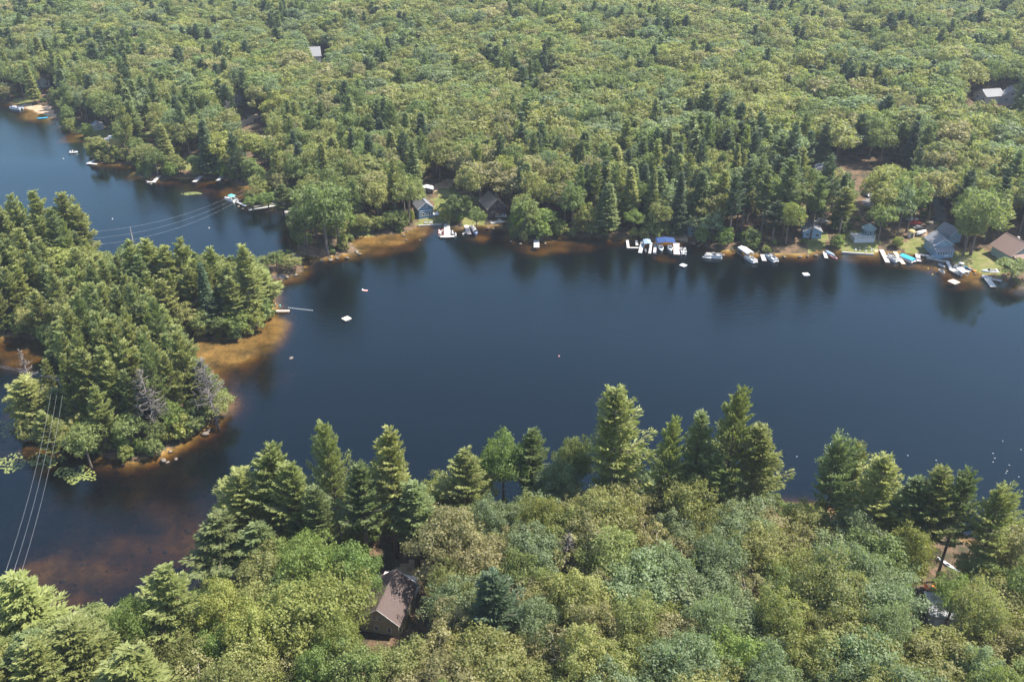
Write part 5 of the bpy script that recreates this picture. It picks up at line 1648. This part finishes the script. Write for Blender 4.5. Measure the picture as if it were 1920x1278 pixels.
def car(label, px, deg, mat, group='parked vehicles', name='parked_car', cat='car', L=4.4, H=1.45):
    t = place(name, label, cat, px, deg, group, ground=True)
    W = 1.8
    pr = [(-L / 2, 0.35), (-L / 2, 0.85), (-L * 0.36, 0.95), (-L * 0.24, H), (L * 0.10, H), (L * 0.25, 0.98), (L * 0.47, 0.82), (L / 2, 0.6), (L / 2, 0.35)]
    m = MB()
    m.loft([[(x * (1.0 if z < 1 else 0.86), y, z) for (y, z) in pr] for x in (-W / 2, -W * 0.25, W * 0.25, W / 2)])
    m.build('body', mat, t)
    for s in (-1, 1):
        MB().slab([(s * W * 0.447, -L * 0.31, 1.0), (s * W * 0.447, L * 0.18, 1.0), (s * W * 0.43, L * 0.08, H - 0.08), (s * W * 0.43, -L * 0.22, H - 0.08)], 0.02).build('side_window', GLASS, t)
        for y in (-L * 0.31, L * 0.31):
            MB().tube((s * W * 0.38, y, 0.33), (s * W * 0.51, y, 0.33), 0.33, n=12).build('wheel', BLACK, t)
    MB().slab([(-W * 0.40, L * 0.235, 1.03), (W * 0.40, L * 0.235, 1.03), (W * 0.38, L * 0.115, H - 0.04), (-W * 0.38, L * 0.115, H - 0.04)], 0.02).build('windshield', GLASS, t)
    return t
car('red car parked behind the tan shed', (1716,421), -78, RED)
car('silver car parked beneath the tree by the tan shed, behind the red car', (1710,414), -80, ALU)
car('dark car parked between the red car and the trailered boat', (1722,430), -80, DGREY)
car('white van parked under the shoreline pines', (1540,418), -75, WHITE, name='parked_van', cat='van', L=5.2, H=2.0)
car('white camper parked by the narrow lane behind the pines', (1625,366), 10, WHITE, name='camper', cat='camper', L=6.0, H=2.6)
t = motor_boat('white boat on a trailer beside the tan shed', (1726,440), -62, L=5.4, W=2.0, cover=WHITE, group='boats kept ashore', ground=True)
t.location.z += 0.55
t = place('boat_trailer', 'low trailer carrying the white boat beside the tan shed', 'trailer', (1726,440), -62, ground=True)
MB().box((-0.6, 0, 0.45), (0.1, 4.8, 0.1)).box((0.6, 0, 0.45), (0.1, 4.8, 0.1)).box((0, -1, 0.45), (1.3, 0.1, 0.1)).tube((0, 2.3, 0.45), (0, 3.4, 0.45), 0.06).build('frame', DGREY, t)
for s in (-1, 1): MB().tube((s * 0.85, -0.9, 0.32), (s * 1.0, -0.9, 0.32), 0.3, n=12).build('wheel', BLACK, t)

# seawalls
def seawall(label, pts, h=0.5):
    q = [P(a, b, 0) for a, b in pts]
    t = thing('seawall', label, 'seawall', tuple(q[0]), 0, 'low concrete seawalls')
    for a, b in zip(q[:-1], q[1:]):
        d = b - a; ang = math.atan2(d.y, d.x)
        n = max(1, int(d.length / 2.4))
        for i in range(n):
            c = a.lerp(b, (i + 0.5) / n) - q[0]
            MB().box((c.x, c.y, h / 2 - 0.4), (d.length / n * 0.97, 0.45, h + 0.8), rz=ang).build('block', CONCR, t)
seawall('long low seawall with a pale cap below the octagonal house', [(1578,474),(1604,476),(1638,478)])
seawall('seawall curving under the slate-blue cottage', [(1737,484),(1752,487),(1768,491),(1779,492)])
seawall('low stone edge of the lawn before the blue gabled cottage', [(784,424),(800,423),(828,421)], 0.4)
# white stones in a ring on the bank
for i in range(9):
    a = i / 9 * 6.283
    g = G(1620 + 17 * math.cos(a), 468 + 3.0 * math.sin(a))
    m = MB(); s = random.uniform(0.3, 0.45)
    m.loft([ngon(s * 0.8, -0.1, 6, i), ngon(s, 0.12, 6, i), ngon(s * 0.5, 0.34, 6, i)])
    o = m.build('white_stone', OFFWHITE); o.location = tuple(g)
    tag(o, f'white stone of the ring before the raised deck, {ORD[i]} counting anticlockwise from its right end', 'stone', 'ring of white stones')

# ---- docks
dock((838,421), (839,447), 2.3, 'wide grey dock before the blue cottage with boats on both sides', GREYPLANK, extra=[(0, -0.9, 5.2, 1.5)])
pontoon_boat('cream pontoon boat on the left of the wide grey dock', (827,439), 4, L=4.6, W=1.9, fence=RED)
jet_ski('white jet ski on the right of the wide grey dock, closer to shore', (847,437), -172)
jet_ski('white jet ski at the outer right corner of the wide grey dock', (853,441), -165)
dock((874,424), (880,441), 1.7, 'pinkish dock before the brown gabled house', PINKPLANK)
jet_ski('beige jet ski left of the pinkish dock', (870,438), 160, SEATM)
motor_boat('open boat with navy deck and white bow right of the pinkish dock', (891,437), 190, L=5.4, hullm=NAVY)
motor_boat('small white boat hauled between the pinkish dock and the navy boat', (885,428), 30, L=3.4, W=1.4)
dock((1006,452), (1006,466), 2.0, 'short dark dock standing alone in a shaded bend', GREYPLANK)
dock((1176,452), (1178,467), 1.0, 'square U-shaped dock with a dark opening', GREYPLANK, extra=[(-1.9, -0.4, 3.6, 0.9), (-3.3, 2.4, 0.9, 4.6)])
dock((1205,454), (1200,476), 1.3, 'long pale dock left of the dark jet ski', OFFWHITE)
jet_ski('black jet ski between two pale docks', (1210,472), 175, BLACK)
boat_lift('bare grey boat lift beside the long pale dock', (1213,462), 0, 4.2, 2.6, 1.7, BLUEGREY)
dock((1221,457), (1218,477), 0.9, 'thin pale dock right of the black jet ski', OFFWHITE)
dock((1229,458), (1227,477), 1.0, 'thin dock ending in a bright white box', GREYPLANK)
t = place('storage_box', 'bright white box on the end of the thin dock', 'box', (1227,475), 0, z=0.48)
MB().box((0, 0, 0.3), (0.9, 0.7, 0.56)).build('body', WHITE, t); MB().box((0, 0, 0.62), (0.96, 0.76, 0.07)).build('lid', WHITE, t)
boat_lift('broad dark boat canopy spanning two white boats', (1247,461), 0, 4.6, 6.2, 2.1, NAVY)
motor_boat('white boat under the dark canopy, left berth', (1239,467), 178, L=4.6, W=1.9)
motor_boat('white boat under the dark canopy, right berth', (1256,467), 182, L=4.6, W=1.9)
dock((1268,458), (1269,479), 2.2, 'tan-topped dock beside a white pontoon boat', PINKPLANK)
pontoon_boat('white pontoon boat moored right of the tan-topped dock', (1281,474), 175, L=4.8, W=1.9)
pontoon_boat('pontoon boat lying sideways with many seats and grey rails', (1337,482), 82, L=6.2, W=2.3, fence=ALU)
jet_ski('white jet ski left of the seated pontoon boat', (1325,484), 80)
boat_lift('pale grey fabric boat lift with arched canopy', (1397,479), 20, 6.0, 2.9, 2.1, plain('pale_grey_fabric', (0.48, 0.48, 0.46), 0.8))
pontoon_boat('small pontoon boat under and beyond the pale arched canopy', (1408,489), 205, L=5.4, W=2.0)
dock((1429,479), (1433,491), 1.5, 'short grey dock right of the pale arched canopy', GREYPLANK)
pontoon_boat('blue-grey pontoon boat beside the short grey dock', (1447,487), 200, L=5.6, W=2.2, fence=BLUEGREY)
dock((1545,474), (1549,486), 1.2, 'tiny dock beside the blue-covered runabout', GREYPLANK)
motor_boat('runabout with blue-grey cover near the tiny dock', (1556,478), 205, L=4.4, W=1.8, cover=BLUEGREY)
jet_ski('pink and grey jet ski off the blue-grey covered runabout', (1564,484), 205, PINK)
dock((1652,470), (1664,494), 1.5, 'pale straight dock, first right of the sandy slip', PINKPLANK)
jet_ski('white jet ski, the one nearer the bank between the straight docks', (1671,480), 200)
pontoon_boat('beige pontoon boat between the two straight docks', (1674,488), 208, L=4.6, W=2.0)
dock((1677,474), (1694,497), 1.4, 'tan straight dock touching the blue covered boat', TANPLANK)
pontoon_boat('pontoon boat under a bright blue cover', (1701,488), 212, L=5.6, W=2.4, cover=BLUECOVER)
dock((1719,477), (1723,492), 1.5, 'L-shaped pinkish dock by the strip of lawn', PINKPLANK, extra=[(-1.5, 1.0, 2.2, 1.6)])
kayak('white rowing boat resting on the seawall of the slate-blue cottage', (1744,481), 70, WHITE, L=3.2, z=0.5, name='rowing_boat', cat='rowboat', W=1.1)
dock((1784,506), (1803,517), 2.6, 'grey platform dock with railings off the slate-blue cottage', GREYPLANK, rail=True)
dock((1776,492), (1783,508), 1.2, 'narrow walkway leading to the railed platform', OFFWHITE)
jet_ski('white jet ski left of the narrow walkway, nearer the seawall', (1766,499), 195)
jet_ski('white jet ski left of the narrow walkway, farther from the seawall', (1766,510), 190)
boat_lift('white boat lift on the right of the railed platform', (1803,515), 10, 3.8, 2.4, 1.5, WHITE)
pontoon_boat('small white boat with canopy by the railed platform', (1797,504), 60, L=3.6, W=1.7, canopy=WHITE)
kayak('blue kayak leaning by the bank right of the railed platform', (1814,503), 30, BLUECOVER)
kayak('white kayak next to the blue kayak', (1810,508), 60, WHITE)
kayak('orange kayak floating on the brown shallows', (1823,507), 20, ORANGE)
motor_boat('white boat aground at the edge of the reeds', (1856,510), 84, L=5.4, W=2.0)
dock((1878,529), (1845,522), 1.3, 'thin pale walkway running out from the dark bushes', OFFWHITE)
dock((1846,518), (1862,540), 2.0, 'pale dock pointing toward the camera at the far right', OFFWHITE)
kayak('white paddle board beside the pale dock at the far right', (1849,521), 85, WHITE, name='paddle_board', cat='paddle board', W=0.9)
raft('tan square raft near the railed platform', (1788,530), 30, 2.9, TANPLANK)
raft('small white raft off the shaded shoreline, farthest from the far right docks', (1281,499), 45, 2.1, WHITE)
raft('small white raft in the dark reflections off the pines', (1511,516), 8, 2.1, WHITE)
raft('cream square raft in open water off the wooden pier', (650,599), 44, 2.3, plain('cream_boards', (0.72, 0.62, 0.48), 0.7, var=0.08))
dock((502,585), (543,585), 1.0, 'long tan wooden pier reaching out from the pine peninsula', TANPLANK, name='pier', cat='pier')

# ---- left cove
pontoon_boat('grey pontoon boat at the left end of the sandy beach', (31,204), 70, L=7.5, W=3.0, fence=BLUEGREY)
kayak('bright blue boat at the right end of the sandy beach', (80,222), -68, BLUECOVER, L=5.5, name='rowing_boat', cat='rowboat', W=1.6)
motor_boat('white boat moored in open water off the beach', (138,287), -75, L=3.6, W=1.7)
pontoon_boat('white pontoon boat beside the orange parasol', (209,264), 72, L=7.0, W=2.8, canopy=WHITE)
p = G(224, 270)
t = thing('parasol', 'orange parasol on the bank by the white pontoon boat', 'parasol', (p.x, p.y, p.z))
MB().tube((0, 0, 0), (0, 0, 2.5), 0.05).build('pole', OFFWHITE, t)
MB().loft([ngon(1.5, 2.0, 8), ngon(0.8, 2.5, 8), ngon(0.05, 2.75, 8)]).build('canopy', ORANGE, t)
dock((181,300), (164,309), 1.4, 'white U-shaped dock off the bushy spit', OFFWHITE, extra=[(-2.4, -0.7, 4.0, 1.3)])
dock((300,331), (287,344), 1.6, 'grey dock among boulders in the shaded cove', GREYPLANK, extra=[(0.8, -0.7, 3.6, 1.3)])
dock((378,332), (364,343), 1.8, 'grey plank dock, left one of two in the shaded cove', GREYPLANK)
dock((416,333), (409,341), 1.9, 'grey plank dock, right one of two in the shaded cove', GREYPLANK)
pontoon_boat('white pontoon boat with teal canopy at the walkway', (434,376), 50, L=6.6, W=2.6, canopy=TEAL)
dock((462,388), (443,379), 1.3, 'white walkway leading to the boat with teal canopy', OFFWHITE)
dock((552,381), (466,396), 1.5, 'long low pier with white railings under dark trees', OFFWHITE, rail=True, name='pier', cat='pier')
pontoon_boat('white pontoon boat below the long railed pier', (545,403), 80, L=6.0, W=2.5)
house('shore_shed', 'small grey shed in the shade behind the clipped lawn of the left cove', (186,244), 30, 4.6, 4.0, 2.2, 1.4, W_GREY, R_LGREY, cat='shed', windows=[('f', 0, 1.3, 0.8, 0.8)])

# ---- houses in the wood
house('far_house', 'distant grey-roofed house in a small gap high in the wood', (601,117), 104, 9.5, 9.5, 5.2, 4.2, W_WHITE, R_LGREY, WHITE, over=0.6, windows=[('f', -2.5, 2.0, 1.4, 1.6), ('f', 0, 2.0, 1.4, 1.6), ('f', 2.5, 2.0, 1.4, 1.6), ('f', 0, 5.6, 1.6, 1.4), ('r', 3.0, 2.4, 1.4, 1.4), ('r', 6.5, 2.4, 1.4, 1.4)])
house('far_house', 'pale grey house in the clearing near the right edge, the left of two', (1837,190), -78, 9.5, 10.0, 3.6, 2.6, W_WHITE, R_LGREY, WHITE, windows=[('f', -2.4, 1.8, 1.2, 1.2), ('f', 2.4, 1.8, 1.2, 1.2), ('l', 3, 1.8, 1.2, 1.2), ('l', 7, 1.8, 1.2, 1.2)])
house('far_house', 'grey gabled house in the clearing near the right edge, the right of two', (1894,194), -20, 8.5, 8.5, 3.8, 3.4, W_GREY, R_LGREY, WHITE, windows=[('f', -2.2, 1.8, 1.2, 1.2), ('f', 2.2, 1.8, 1.2, 1.2), ('f', 0, 4.8, 1.0, 1.0)])
house('hidden_cabin', 'white-walled cabin with grey roof among trees above the bare track', (447,197), -35, 7.0, 6.0, 3.6, 2.0, W_WHITE, R_LGREY, WHITE, windows=[('f', -1.6, 1.7, 1.1, 1.1), ('f', 1.6, 1.7, 1.1, 1.1)], cat='cabin')
house('far_house', 'tan-roofed house hidden in the wood above the sandy beach', (80,164), 20, 8.0, 7.0, 3.4, 2.4, W_GREY, R_TAUPE, WHITE, windows=[('f', -2, 1.6, 1.1, 1.1), ('f', 2, 1.6, 1.1, 1.1)])
house('hut', 'small light grey hut at the edge of the dark wood behind the pines', (1539,326), -6, 4.6, 4.0, 2.2, 1.0, W_GREY, R_LGREY, cat='hut')
house('shaded_cabin', 'dark cabin in the shade of the shoreline pines behind the jet-ski docks', (1306,440), 12, 7.0, 6.5, 3.0, 2.2, W_TEAL, R_DGREY, OFFWHITE, windows=[('f', -2, 1.6, 1.2, 1.1), ('f', 0, 1.6, 1.2, 1.1), ('f', 2, 1.6, 1.2, 1.1)], cat='cabin')
house('shaded_cabin', 'dark low cabin between the pines and the white van', (1522,447), -6, 6.4, 5.6, 2.8, 1.6, W_SLATE, R_DGREY, OFFWHITE, windows=[('f', -1.8, 1.4, 1.2, 1.0), ('f', 1.8, 1.4, 1.2, 1.0)], cat='cabin')

# ---- power line
def pole(label, top, base, cross=2.6, lean=0.0):
    b = G(*base)
    h = 5.0
    for _ in range(60):
        if proj(b.x, b.y, b.z + h)[1] <= top[1]: break
        h += 0.5
    t = thing('utility_pole', label, 'utility pole', tuple(b), 0, 'utility poles of the power line')
    off = P(top[0], top[1], b.z + h)
    lx, ly = off.x - b.x, 0.0
    MB().path([(0, 0, -0.8), (lx * 0.5, 0, h * 0.5), (lx, ly, h)], [0.20, 0.17, 0.13], 8).build('pole', WOODP, t)
    MB().box((lx, 0.2, h - 0.5), (cross, 0.16, 0.2)).build('cross_arm', WOODP, t)
    for k in (-0.45, 0.0, 0.45):
        MB().tube((lx + k * cross, 0.2, h - 0.4), (lx + k * cross, 0.2, h - 0.05), 0.07).build('insulator', DGREY, t)
    return [Vector((b.x + lx + k * cross, b.y + 0.2, b.z + h - 0.05)) for k in (-0.45, 0.0, 0.45)]
p1 = pole('tall leaning utility pole with cross-arm on the pine island', (108,712), (131,790), 3.2)
p2 = pole('utility pole rising over the skyline of the peninsula by blue water', (168,437), (180,500), 2.6)
p3 = pole('utility pole at the wire landing in the far trees', (513,324), (516,352), 2.4)
p0 = pole('utility pole hidden among the lower left crowns', (22,1076), (44,1250), 3.0)
pl = [Vector((-330 + k * 1.2, 262, 22)) for k in (-1, 0, 1)]
def wire(a, b, sag, label):
    m = MB(); n = 18
    pts_ = [a.lerp(b, i / n) - Vector((0, 0, sag * 4 * (i / n) * (1 - i / n))) for i in range(n + 1)]
    r = 0.014 if a.y < 262 and b.y < 262 else 0.016
    m.path([q - a for q in pts_], [r] * (n + 1), 4)
    o = m.build('power_wire', WIREM, None, True); o.location = tuple(a)
    tag(o, label, 'wire', 'wires of the power line')
SIDE = ['leftmost', 'middle', 'rightmost']
for k in range(3):
    wire(p1[k], p0[k], 2.2, f'{SIDE[k]} wire running down from the cross-arm pole over the brown shallows')
    wire(p1[k], pl[k], 2.0, f'wire from the cross-arm pole to the left edge, {["lowest","middle","highest"][k]} of three')
    wire(p2[1] - Vector((0, 0, 2.4 * k)), p3[1] - Vector((0, 0, 0.9 * k)), 5.0 + 0.4 * k, f'wire sagging over the blue cove, {["upper","middle","lower"][k]} of three')

# ---- dead trees
def dead(label, top, base, seed, h=None, spread=0.2, twigs=60, hidden=0):
    b = G(*base) if h is None else None
    if h is None:
        hh = 5.0
        while proj(b.x, b.y, b.z + hh)[1] > top[1] and hh < 40: hh += 0.5
    else:
        hh = h; q = P(top[0], top[1], 1.2 + h); b = Vector((q.x, q.y, max(0, gz(q.x, q.y))))
    t = thing('dead_tree', label, 'dead tree', tuple(b), 0, 'dead grey trees')
    tm, bm_ = bare_tree_mesh(hh, seed, twigs, spread)
    q = P(top[0], top[1], b.z + hh)
    k = (q.x - b.x) / hh
    for m in (tm, bm_):
        m.v = [(x + k * max(0, z), y, z) for x, y, z in m.v]
    tm.build('trunk', DEADWOOD, t, True); bm_.build('branches', DEADWOOD, t, True)
dead('leaning bare grey tree with drooping stubs over the left inlet', (36,656), (78,770), 1, spread=0.17, twigs=80)
dead('bare grey snag between the small lobe and the cross-arm pole', (74,726), (112,800), 2, spread=0.12, twigs=40)
dead('whitish dead crown with fine twigs facing the cove', (382,664), None, 3, h=21, spread=0.26, twigs=110)
dead('grey dead crown poking out amid the pine island', (268,684), None, 4, h=22, spread=0.24, twigs=90)
dead('pale grey bare tree amid olive crowns of the near wood', (1066,1012), None, 5, h=17, spread=0.26, twigs=110)
dead('bare white-barked trunk in front of the jutting clump, left one', (488,940), None, 6, h=17, spread=0.16, twigs=60)
dead('bare white-barked trunk in front of the jutting clump, right one', (540,955), None, 7, h=16, spread=0.16, twigs=60)
dead('slender grey snag at the skyline of the peninsula', (241,431), None, 8, h=24, spread=0.07, twigs=24)
dead('grey bare stems in the wood beside the bare track', (422,192), None, 9, h=19, spread=0.26, twigs=70)
dead('forked pale dead tree in the wood above the long railed pier', (552,232), None, 10, h=19, spread=0.22, twigs=60)

# ---- rocks, buoys, lily pads, birds
def rock_mesh(seed):
    r = random.Random(seed)
    rings = []
    for z, s in ((-0.5, 0.9), (-0.05, 1.0), (0.30, 0.78), (0.52, 0.35)):
        rings.append([(s * math.cos(k * 0.785 + seed) * r.uniform(0.8, 1.15), s * 0.75 * math.sin(k * 0.785 + seed) * r.uniform(0.8, 1.15), z * r.uniform(0.85, 1.15)) for k in range(8)])
    me = bpy.data.meshes.new('rock')
    m = MB().loft(rings)
    me.from_pydata([tuple(p) for p in m.v], [], m.f); me.materials.append(ROCKM); me.update()
    return me
RK = [rock_mesh(i) for i in range(6)]
ROCKS = [(603,489,0.9),(620,487,1.1),(632,484,0.8),(660,466,1.0),(668,472,1.3),(674,476,0.8),(656,458,0.7),(651,483,0.9),(555,515,0.8),(538,519,0.9),(563,508,0.7),(762,449,0.6),(757,441,0.7),(787,450,0.5),
    (306,862,0.9),(314,866,0.6),(330,860,0.7),(385,812,1.1),(391,806,0.8),(404,794,0.7),(278,342,1.1),(283,345,0.9),(275,339,0.8),(256,326,0.9),(262,329,0.7),(447,387,0.8),(455,391,0.6),(976,457,0.8),(1022,456,0.7),
    (1300,457,1.0),(1310,461,0.8),(1338,474,0.9),(1356,478,0.8),(1470,481,0.8),(1500,481,0.9),(1515,480,0.7),(1530,478,0.8),(546,671,0.9),(958,452,0.8),(915,427,0.8),(925,428,0.7),(940,428,0.8),(886,426,0.8),(1828,513,0.5)]
RWHERE = [(450,'off the tip of the rocky spit'),(700,'at the foot of the rocky point'),(800,'off the blue cottage lawn'),(1000,'before the brown gabled house'),(1100,'by the single dark dock'),(1345,'between the canopy berth and the seated pontoon'),(1600,'under the shoreline pines'),(2000,'near the orange kayak')]
cnt = {}
for i, (a, b, s) in enumerate(ROCKS):
    p = P(a, b, 0)
    o = obj_from('rock', RK[i % 6]); o.location = (p.x, p.y, -0.05); o.scale = (s, s * 0.9, s * 0.8); o.rotation_euler = (0, 0, i * 1.3)
    if a < 450:
        w = 'at the tip of the pine island' if b > 700 else 'in the shaded left cove'
    else:
        w = next(n for x, n in RWHERE if a < x)
    if 530 < a < 570 and b < 530: w = 'along the end of the rocky spit'
    if b == 671: w = 'standing in the middle of the sandy cove'
    k = cnt.get(w, 0); cnt[w] = k + 1
    tag(o, f'brownish rock {w}, {ORD[k]} going rightward', 'rock', 'shore rocks')
# stones lying on the bed of the brown shallows
sm = MB()
rr = random.Random(5)
stones_v = []
for i in range(520):
    px = rr.uniform(10, 430); py = rr.uniform(820, 1130)
    if rr.random() < 0.2: px, py = rr.uniform(420, 530), rr.uniform(690, 780)
    p = P(px, py, 0)
    h = gz(p.x, p.y)
    if h > -0.05: continue
    s = rr.choice([0.2, 0.25, 0.3, 0.35, 0.5, 0.7]) * rr.uniform(0.7, 1.2)
    rings = [[(p.x + s * q * math.cos(k * 1.047 + i) * rr.uniform(0.8, 1.2), p.y + s * q * math.sin(k * 1.047 + i) * rr.uniform(0.7, 1.1), h + z * s) for k in range(6)] for z, q in ((-0.2, 0.9), (0.35, 0.9), (0.75, 0.4))]
    sm.loft(rings)
o = sm.build('submerged_stones', WETROCK); tag(o, 'brown stones scattered over the bed of the shallow bay', kind='stuff')

def pads(label, cx, cy, rx, ry, n, seed):
    r = random.Random(seed); m = MB()
    for i in range(n):
        a = r.uniform(0, 6.28); q = r.random() ** 0.6
        px, py = cx + rx * q * math.cos(a), cy + ry * q * math.sin(a) + 0.25 * ry * math.sin((cx + rx * q * math.cos(a)) * 0.15)
        p = P(px, py, 0.02 + 0.004 * (i % 4)); s = r.uniform(0.14, 0.34)
        h = gz(p.x, p.y)
        if h > -0.02: continue
        m.raw([(p.x + s * math.cos(k * 0.9 + a), p.y + s * math.sin(k * 0.9 + a), p.z + 0.02 * (k % 2)) for k in range(7)], [tuple(range(7))])
    o = m.build('lily_pads', DEMAT); tag(o, label, kind='stuff')
pads('yellow-green lily pads floating before the pine island', 142, 889, 40, 15, 230, 1)
pads('thin patch of weed under the power wires', 85, 862, 40, 12, 150, 2)
pads('scattered pads at the left edge of the shallows', 22, 868, 26, 18, 110, 3)
pads('narrow band of lily pads in the left cove', 358, 363, 20, 2.5, 170, 4)
pads('patch of pads beside the small lobe of the island', 12, 800, 18, 16, 70, 5)

for i in range(13):
    a, b = 541 + i * 3.7, 577 + i * 0.42
    p = P(a, b, 0)
    m = MB(); m.loft([ngon(0.05, -0.1, 6), ngon(0.17, 0.0, 6), ngon(0.15, 0.12, 6), ngon(0.04, 0.2, 6)])
    o = m.build('float_buoy', WHITE); o.location = tuple(p)
    tag(o, f'small white float on the swimming rope, {ORD[i]} out from the wooden pier', 'float', 'floats on the swimming rope')
for (a, b, lab, mt) in ((1740,504,'cream mooring ball off the slate-blue cottage, nearer the seawall', YELLOWP), (1748,515,'cream mooring ball off the slate-blue cottage, farther out', YELLOWP), (211,411,'white mooring ball in the blue cove, the one farther left', WHITE),
        (392,428,'white mooring ball in the blue cove beside the wires', WHITE), (119,298,'tiny white mooring ball off the bushy spit', WHITE), (1048,668,'tiny pinkish float alone in the middle of the lake', PINK), (516,570,'white water toy by the wooden pier', WHITE), (525,573,'green water toy by the wooden pier', TEAL)):
    p = P(a, b, 0)
    m = MB(); s = 0.24
    m.loft([ngon(s * 0.3, -0.3, 8), ngon(s, 0.0, 8), ngon(s * 0.9, 0.22, 8), ngon(s * 0.3, 0.4, 8)])
    o = m.build('mooring_ball', mt); o.location = tuple(p); tag(o, lab, 'buoy')
t = place('inflatable_float', 'pink inflatable lounger drifting in open water', 'float', (684,545), 80)
MB().loft([[(0.45 * math.cos(a), y, 0.12 + 0.14 * math.sin(a)) for a in [k * math.pi / 4 for k in range(8)]] for y in (-0.9, -0.5, 0, 0.5, 0.9)]).build('mattress', PINK, t, True)
MB().box((0, 0.75, 0.34), (0.8, 0.35, 0.2)).build('pillow', OFFWHITE, t)
GULLS = [(1880,827,'farthest from the shore of the right-hand flock'),(1862,850,'top of a column of three'),(1865,859,'middle of a column of three'),(1862,866,'bottom of a column of three'),(1914,843,'nearest the right edge of the picture'),(1892,872,'highest of the lower four'),
    (1888,883,'second of the lower four'),(1886,887,'third of the lower four'),(1910,894,'closest to the slanting shore pine'),(1702,854,'alone right of the pine with visible dark trunk'),(1755,863,'alone above the bushy-headed pine'),(1494,856,'alone right of the big double pine')]
for i, (a, b, w_) in enumerate(GULLS):
    p = P(a, b, 0)
    m = MB()
    m.loft([[(w * math.cos(q), y, 0.14 + w * 0.9 * math.sin(q)) for q in [k * math.pi / 3 for k in range(6)]] for y, w in ((-0.30, 0.02), (-0.12, 0.11), (0.08, 0.12), (0.2, 0.06), (0.26, 0.07), (0.34, 0.02))])
    o = m.build('gull', WHITE, None, True); o.location = tuple(p); o.rotation_euler = (0, 0, i * 0.8); o.scale = (0.7, 0.7, 0.7)
    tag(o, 'white gull on the dark water, ' + w_, 'gull', 'gulls on the water')

# ---- the air
hz = MB().box((0, 3450, 40), (13000, 8400, 210))
o = hz.build('haze', None)
m_, nt_, N_, L_, out_ = new_mat('thin_haze')
pv = N_.new('ShaderNodeVolumePrincipled')
pv.inputs['Color'].default_value = (0.78, 0.86, 1.0, 1)
pv.inputs['Density'].default_value = 0.00010
pv.inputs['Anisotropy'].default_value = 0.2
L_.new(pv.outputs[0], out_.inputs['Volume'])
o.data.materials.append(m_)
tag(o, kind='stuff')
